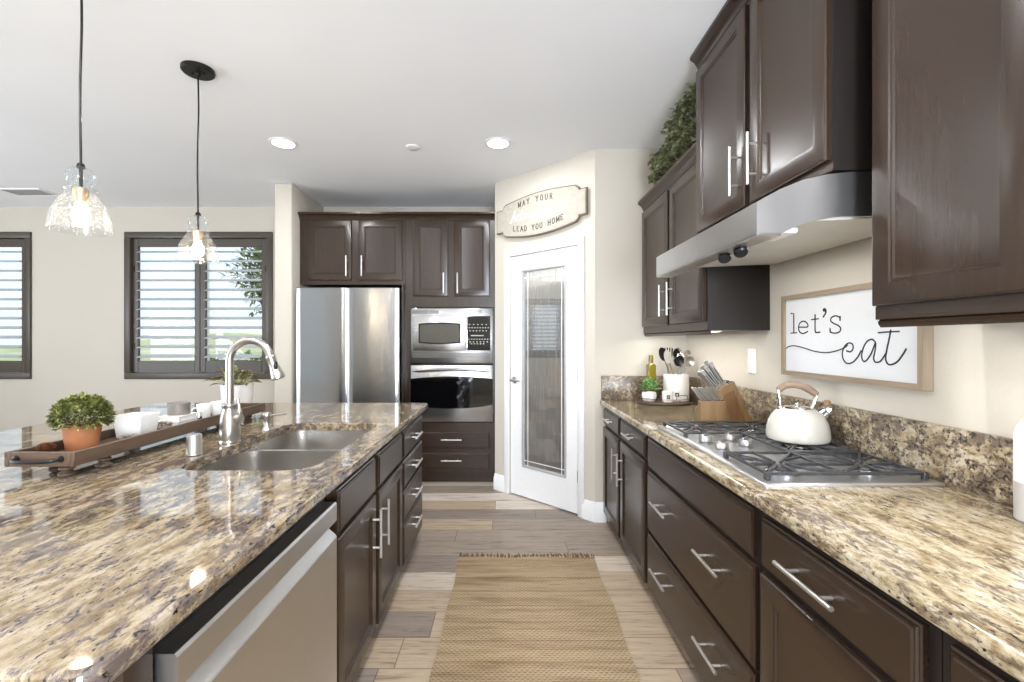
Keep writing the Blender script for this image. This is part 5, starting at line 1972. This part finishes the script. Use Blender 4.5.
FA = Fr((0, YA + 0.027, 0), (1, 0, 0), (0, 0, 1), (0, -1, 0))
mw = thing('microwave', 'built-in stainless steel microwave above the wall oven', 'microwave', (-0.5, 4.6, 1.14))
mx0, mz1 = q8(56, 70)
mx1, mz0 = q8(487, 360)
b = MB()
b.fbox(FA, mx0 + 0.01, mx1 - 0.01, mz0 + 0.01, mz1 - 0.01, -0.42, 0.004)
b.fbox(FA, mx0, mx1, mz0, mz1, 0.0, 0.020, 0.004, 2)
b.build('trim_frame', M['steel'], mw)
dx0, dz1 = q8(68, 108)
dx1, dz0 = q8(350, 292)
b = MB(); b.fbox(FA, dx0, dx1, dz0, dz1, 0.019, 0.032, 0.005, 2)
md = b.build('door', M['steel'], mw)
wx0, wz1 = q8(98, 150)
wx1, wz0 = q8(318, 252)
b = MB(); b.prism(FA, barrel(wx0, wx1, wz0, wz1, 0.010, 0.010), 0.031, 0.0335)
b.build('window_surround', M['blackglass'], md, smooth=False)
b = MB(); b.prism(FA, barrel(wx0 + 0.012, wx1 - 0.012, wz0 + 0.012, wz1 - 0.012, 0.009, 0.009), 0.033, 0.0345)
b.build('window', M['mwglass'], md, smooth=False)
cx0, cz1 = q8(353, 110)
cx1, cz0 = q8(474, 291)
b = MB(); b.fbox(FA, cx0, cx1, cz0, cz1, 0.019, 0.030, 0.003, 1)
cp = b.build('control_panel', M['blackglass'], mw)
b = MB()
for (zy, xs) in ((155, range(365, 465, 22)), (172, range(365, 465, 14)), (188, range(368, 462, 17)), (232, range(362, 462, 14)), (246, range(368, 462, 18)), (256, range(375, 455, 16))):
    for zx in xs:
        x, z = q8(zx, zy)
        b.fbox(FA, x - 0.006, x + 0.006, z - 0.0045, z + 0.0045, 0.0295, 0.0305)
x0, z0 = q8(372, 216); x1, z1 = q8(440, 210)
b.fbox(FA, x0, x1, z0, z1, 0.0295, 0.0305)
b.build('buttons', M['greyc'], cp, smooth=False)
b = MB()
for za, zb_ in ((62, 148), (152, 206), (325, 372), (378, 430)):
    for k in range(5):
        x0, z0 = q8(za, 97 - k * 3.6)
        x1, z1 = q8(zb_, 95.2 - k * 3.6)
        b.fbox(FA, x0, x1, z0, z1, 0.0195, 0.0212)
for k in range(4):
    x0, z0 = q8(64, 328 - k * 6)
    x1, z1 = q8(476, 325 - k * 6)
    b.fbox(FA, x0, x1, z0, z1, 0.0195, 0.0212)
b.build('vent_grille', m_plain('vent_grey', srgb(96, 95, 93), 0.5, 0.4), mw, smooth=False)

ov = thing('wall_oven', 'stainless wall oven with black glass door and curved handle', 'oven', (-0.5, 4.6, 0.59))
ox0, oz1 = q8(55, 368)
ox1, oz0 = q8(487, 666)
b = MB()
b.fbox(FA, ox0 + 0.012, ox1 - 0.012, oz0 + 0.012, oz1 - 0.012, -0.5, 0.004)
b.fbox(FA, ox0, ox1, oz0, oz1, 0.0, 0.022, 0.004, 2)
b.build('door_panel', M['steel'], ov)
_, g1 = q8(0, 440)
_, g0_ = q8(0, 578)
b = MB(); b.prism(FA, barrel(ox0 + 0.002, ox1 - 0.002, g0_, g1, 0.022, 0.034), 0.020, 0.0245)
b.build('door_glass', M['blackglass'], ov, smooth=False)
b = MB()
hpts = [q8(72, 397), q8(150, 392), q8(265, 387), q8(380, 392), q8(466, 397)]
b.tube([FA.p(x, z, 0.058 + 0.010 * math.sin(PI * i / 4)) for i, (x, z) in enumerate(hpts)], 0.011, 14)
b.build('handle', M['steel'], ov)
for i in (0, 4):
    b = MB()
    x, z = hpts[i]
    x += 0.02 if i == 0 else -0.02
    b.cyl(FA.p(x, z + 0.001, 0.021), FA.p(x, z + 0.001, 0.060), 0.010, 12)
    b.build('handle_post', M['steel'], ov)

# refrigerator
rf = thing('refrigerator', 'tall stainless french-door refrigerator beside the oven cabinet', 'refrigerator', (-1.43, 4.6, 0))
RX0, RX1, RZ = -1.905, -0.962, 1.832
b = MB()
b.box(RX0 + 0.005, RX1 - 0.003, 4.285, 4.90, 0.02, RZ - 0.015, 0.006, 2)
b.build('body', m_plain('fridge_side', srgb(46, 46, 47), 0.45, 0.3), rf)
RM = -1.436


def bowed(x0, x1, z0, z1, bow=0.010, yb=4.280, yf=4.218, n=14):
    b = MB()
    loops = []
    for ins, z in ((0.006, z0), (0.0, z0 + 0.006), (0.0, z1 - 0.006), (0.006, z1)):
        lp = []
        for k in range(n + 1):
            t = k / n
            x = x0 + (x1 - x0) * t
            X_ = (x - (RX0 + RX1) / 2) / ((RX1 - RX0) / 2)
            edge = min(t, 1 - t)
            y = yf - bow * (1 - X_ * X_) + (0.010 * (1 - edge / 0.03) ** 2 if edge < 0.03 else 0) + ins
            lp.append(V(x, y, z))
        lp += [V(x1, yb, z), V(x0, yb, z)]
        loops.append(lp)
    b.rings(loops)
    return b


def fridge_door(x0, x1, z0, z1):
    return bowed(x0, x1, z0, z1).build('door', M['fridge'], rf, angle=30)


dl = fridge_door(RX0, RM - 0.003, 0.72, RZ)
dr = fridge_door(RM + 0.003, RX1, 0.72, RZ)
bowed(RX0, RX1, 0.06, 0.712).build('freezer_drawer', M['fridge'], rf, angle=30)
b = MB(); b.box(RX0 + 0.03, RX1 - 0.03, 4.29, 4.40, RZ - 0.014, RZ + 0.004, 0.004, 1)
b.build('hinge_cover', M['blackmetal'], rf)

# ------------------------------------------------------------------ pendants
for (pxx, pyy, lab) in ((-1.614, 1.766, 'clear seeded-glass pendant lamp nearest the camera, over the wooden tray'), (-1.614, 2.440, 'clear seeded-glass pendant lamp farther away, in front of the window')):
    p = thing('pendant_lamp', lab, 'pendant lamp', (pxx, pyy, CEIL), 'pendant lamps over the island')
    b = MB(); b.lathe((pxx, pyy, CEIL - 0.0005), [(0.078, 0), (0.078, -0.016), (0.072, -0.022), (0.012, -0.024), (0.010, -0.040)], 32)
    b.cyl((pxx - 0.03, pyy, CEIL - 0.021), (pxx - 0.03, pyy, CEIL - 0.030), 0.006, 10)
    b.cyl((pxx + 0.03, pyy, CEIL - 0.021), (pxx + 0.03, pyy, CEIL - 0.030), 0.006, 10)
    b.build('ceiling_canopy', M['bronze'], p)
    b = MB()
    b.tube(catmull([V(pxx, pyy, CEIL - 0.036), V(pxx + 0.003, pyy, 2.55), V(pxx - 0.003, pyy, 2.3), V(pxx, pyy, 2.012)], 6), 0.0042, 8)
    b.build('cord', M['bronze'], p)
    b = MB(); b.lathe((pxx, pyy, 2.0), [(0.010, 0.020), (0.013, 0.012), (0.013, 0.002)], 14)
    b.cyl((pxx, pyy, 2.0), (pxx, pyy, 1.925), 0.006, 10)
    b.build('stem', M['bronze'], p)
    b = MB(); b.lathe((pxx, pyy, 1.872), [(0.020, 0), (0.021, 0.02), (0.024, 0.026), (0.024, 0.050), (0.016, 0.056)], 20)
    b.build('socket', M['brass'], p)
    sh = MB()
    prof = [(0.014, 2.004), (0.030, 2.000), (0.044, 1.984), (0.048, 1.966), (0.043, 1.946), (0.032, 1.934), (0.034, 1.930), (0.050, 1.924), (0.053, 1.916), (0.049, 1.908),
            (0.052, 1.898), (0.066, 1.878), (0.083, 1.846), (0.092, 1.812), (0.0965, 1.780), (0.098, 1.762)]
    sm = [(q.x, q.y) for q in catmull([(r, z, 0) for r, z in prof], 3)]
    si = [(max(0.004, q[0] - 0.003), q[1]) for q in reversed(sm)]
    sh.lathe((pxx, pyy, 0), sm + si, 36, cap0=False, cap1=False)
    sh.build('glass_shade', M['seeded'], p, recalc=True, angle=60)
    b = MB()
    b.lathe((pxx, pyy, 1.872), [(0.012, 0), (0.016, -0.012), (0.026, -0.034), (0.029, -0.050), (0.025, -0.068), (0.014, -0.080), (0.004, -0.083)], 20)
    b.build('bulb', M['bulb'], p)
    lamp('pendant_bulb_light', 'POINT', (pxx, pyy, 1.730), (0, 0, 0), 3, (1, 0.82, 0.58), radius=0.03)

# ------------------------------------------------------------------ ceiling fixtures
for cx, cy, lab in ((-1.60, 3.35, 'round recessed ceiling light left, above the island end'), (-0.05, 3.35, 'round recessed ceiling light in front of the pantry door')):
    t = thing('recessed_light', lab, 'ceiling light', (cx, cy, CEIL), 'recessed ceiling lights')
    b = MB(); b.lathe((cx, cy, CEIL - 0.0005), [(0.098, 0), (0.098, -0.004), (0.092, -0.007), (0.076, -0.006), (0.074, -0.002)], 36)
    b.build('trim_ring', M['trim'], t)
    b = MB(); b.lathe((cx, cy, CEIL - 0.0045), [(0.074, 0), (0.072, -0.003), (0.02, -0.005)], 32)
    b.build('lens', M['led'], t)
    lamp('recessed_and_fill_lamp', 'AREA', (cx, cy, CEIL - 0.012), (0, 0, 0), 13, (0.95, 0.975, 1.0), 0.10)
# added unseen ceiling lamps without fittings, fill light for the room
for cx, cy in ((-0.05, 1.35), (-1.6, 0.6), (-0.05, -0.9), (-1.6, -1.4)):
    lamp('recessed_and_fill_lamp', 'AREA', (cx, cy, CEIL - 0.012), (0, 0, 0), 25, (0.97, 0.965, 1.0), 0.14)
b = MB(); b.lathe((-0.68, 3.42, CEIL - 0.0005), [(0.052, 0), (0.052, -0.006), (0.046, -0.010), (0.01, -0.011)], 28)
tag(b.build('sprinkler_cover', M['trim']), 'small white round disc on the ceiling between the two recessed lights', 'sprinkler cover')
vt = thing('ceiling_vent', 'grey slotted air vent in the ceiling at far left', 'vent', (-4.53, 4.45, CEIL))
b = MB()
vx0, vx1, vy0, vy1 = -4.76, -4.36, 4.34, 4.56
for a in ((vx0, vx1, vy0, vy0 + 0.02), (vx0, vx1, vy1 - 0.02, vy1), (vx0, vx0 + 0.02, vy0 + 0.02, vy1 - 0.02), (vx1 - 0.02, vx1, vy0 + 0.02, vy1 - 0.02)):
    b.box(*a, CEIL - 0.010, CEIL - 0.0005)
b.build('frame', M['trim'], vt, smooth=False)
b = MB()
for k in range(8):
    y = vy0 + 0.03 + k * 0.0215
    f = Fr((0, y, CEIL - 0.010), (1, 0, 0), V(0, 0.8, 0.5).normalized(), V(0, -0.5, 0.8).normalized())
    b.fbox(f, vx0 + 0.02, vx1 - 0.02, 0, 0.016, 0, 0.0015)
b.build('slats', M['greyc'], vt, smooth=False)

# ------------------------------------------------------------------ rug
rg = thing('jute_rug', 'woven tan jute runner rug with fringe on the plank floor', 'rug', (0.14, 2.0, 0))
rnd = random.Random(21)
b = MB()
nx, ny = 14, 60
gx0, gx1, gy0, gy1 = -0.289, 0.508, 0.95, 2.862
wob = lambda t, ph: 0.006 * math.sin(t * 9 + ph) + 0.004 * math.sin(t * 23 + ph * 2)
top, bot = [], []
for j in range(ny + 1):
    t = j / ny
    y = gy0 + (gy1 - gy0) * t
    xa, xb = gx0 + wob(t, 0.4), gx1 + 0.042 * t + wob(t, 2.0)
    top.append([b.bm.verts.new((xa + (xb - xa) * i / nx, y + (0.006 * math.sin(i * 0.9) if j == ny else 0), 0.0125 + rnd.uniform(-0.0012, 0.0012))) for i in range(nx + 1)])
    bot.append([b.bm.verts.new((xa + (xb - xa) * i / nx, y, 0.0006)) for i in range(nx + 1)])
for j in range(ny):
    for i in range(nx):
        b.quad([top[j][i], top[j][i + 1], top[j + 1][i + 1], top[j + 1][i]])
        b.quad([bot[j][i], bot[j + 1][i], bot[j + 1][i + 1], bot[j][i + 1]])
    b.quad([top[j][0], top[j + 1][0], bot[j + 1][0], bot[j][0]])
    b.quad([top[j][nx], bot[j][nx], bot[j + 1][nx], top[j + 1][nx]])
for i in range(nx):
    b.quad([top[0][i], bot[0][i], bot[0][i + 1], top[0][i + 1]])
    b.quad([top[ny][i], top[ny][i + 1], bot[ny][i + 1], bot[ny][i]])
b.build('woven_field', M['rug'], rg)
b = MB()
n = 90
for i in range(n):
    x = gx0 + 0.006 + (gx1 + 0.042 - gx0 - 0.012) * (i + rnd.uniform(-0.3, 0.3)) / (n - 1)
    L = rnd.uniform(0.040, 0.075)
    dx = rnd.uniform(-0.016, 0.016)
    b.tube([V(x, gy1 - 0.006, 0.009), V(x + dx * 0.5, gy1 + L * 0.5, 0.008), V(x + dx, gy1 + L, 0.0035)], [0.0042, 0.004, 0.003], 5)
b.build('fringe', m_plain('jute_yarn', srgb(116, 92, 62), 0.95, var=0.25, scale=120), rg)['kind'] = 'stuff'

# ------------------------------------------------------------------ outside the windows
b = MB()
nx, ny = 24, 24
vs = [[b.bm.verts.new((-26 + 28 * i / nx, 5.3 + 34 * (j / ny) ** 1.4, -0.15 + 2.1 * min(1, (j / ny)) ** 1.6 + 0.12 * math.sin(i * 0.9 + j * 0.5) * (j / ny))) for i in range(nx + 1)] for j in range(ny + 1)]
for j in range(ny):
    for i in range(nx):
        b.quad([vs[j][i], vs[j][i + 1], vs[j + 1][i + 1], vs[j + 1][i]])
struct(b.build('ground', M['lawn'], recalc=False))
b = MB(); b.box(-30, -7.4, -14, 5.3, -0.35, -0.15)
struct(b.build('ground_side', M['lawn'], smooth=False))


def tree(name, label, cat, x, y, z, h, rx, rz, n, seed, trunk=True):
    t = thing(name, label, cat, (x, y, z))
    rnd = random.Random(seed)
    b = MB()
    c = V(x, y, z + h)
    for i in range(n):
        u = rnd.uniform(-1, 1); a = rnd.uniform(0, 2 * PI); s = math.sqrt(1 - u * u)
        lump = 0.75 + 0.25 * math.sin(a * 3 + seed) * math.cos(u * 4)
        k = rnd.uniform(0.45, 1.0) * lump
        d = V(s * math.cos(a), s * math.sin(a), u)
        b.leaf(c + V(d.x * rx * k, d.y * rx * k, d.z * rz * k), d + V(rnd.uniform(-1, 1), rnd.uniform(-1, 1), rnd.uniform(-.5, 1)), V(0, 0, 1), rnd.uniform(0.10, 0.20), rnd.uniform(0.05, 0.09))
    b.build('foliage', M['treeleaf'], t, recalc=False)
    b = MB()
    b.tube([V(x, y, z - 0.1), V(x + 0.05, y, z + h * 0.5), V(x, y, z + h)], [0.09 if trunk else 0.03, 0.07 if trunk else 0.025, 0.03], 8)
    for k in range(5):
        a = 2 * PI * k / 5
        b.tube([V(x, y, z + h * 0.55), V(x + rx * 0.5 * math.cos(a), y + rx * 0.5 * math.sin(a), z + h + rz * 0.3)], [0.04 if trunk else 0.015, 0.012], 6)
    b.build('trunk', M['bark'], t)


tree('garden_tree', 'leafy tree outside the window, behind the right shutter panel', 'tree', -5.35, 10.6, 0.1, 2.75, 0.95, 1.15, 1500, 4)
tree('garden_shrub', 'low green shrub outside the window, below the tree', 'shrub', -5.25, 9.2, 0.0, 0.62, 0.80, 0.55, 700, 6, False)
tree('garden_shrub', 'low green shrub outside, at the middle of the window', 'shrub', -6.9, 11.5, 0.15, 0.50, 0.60, 0.45, 500, 9, False)
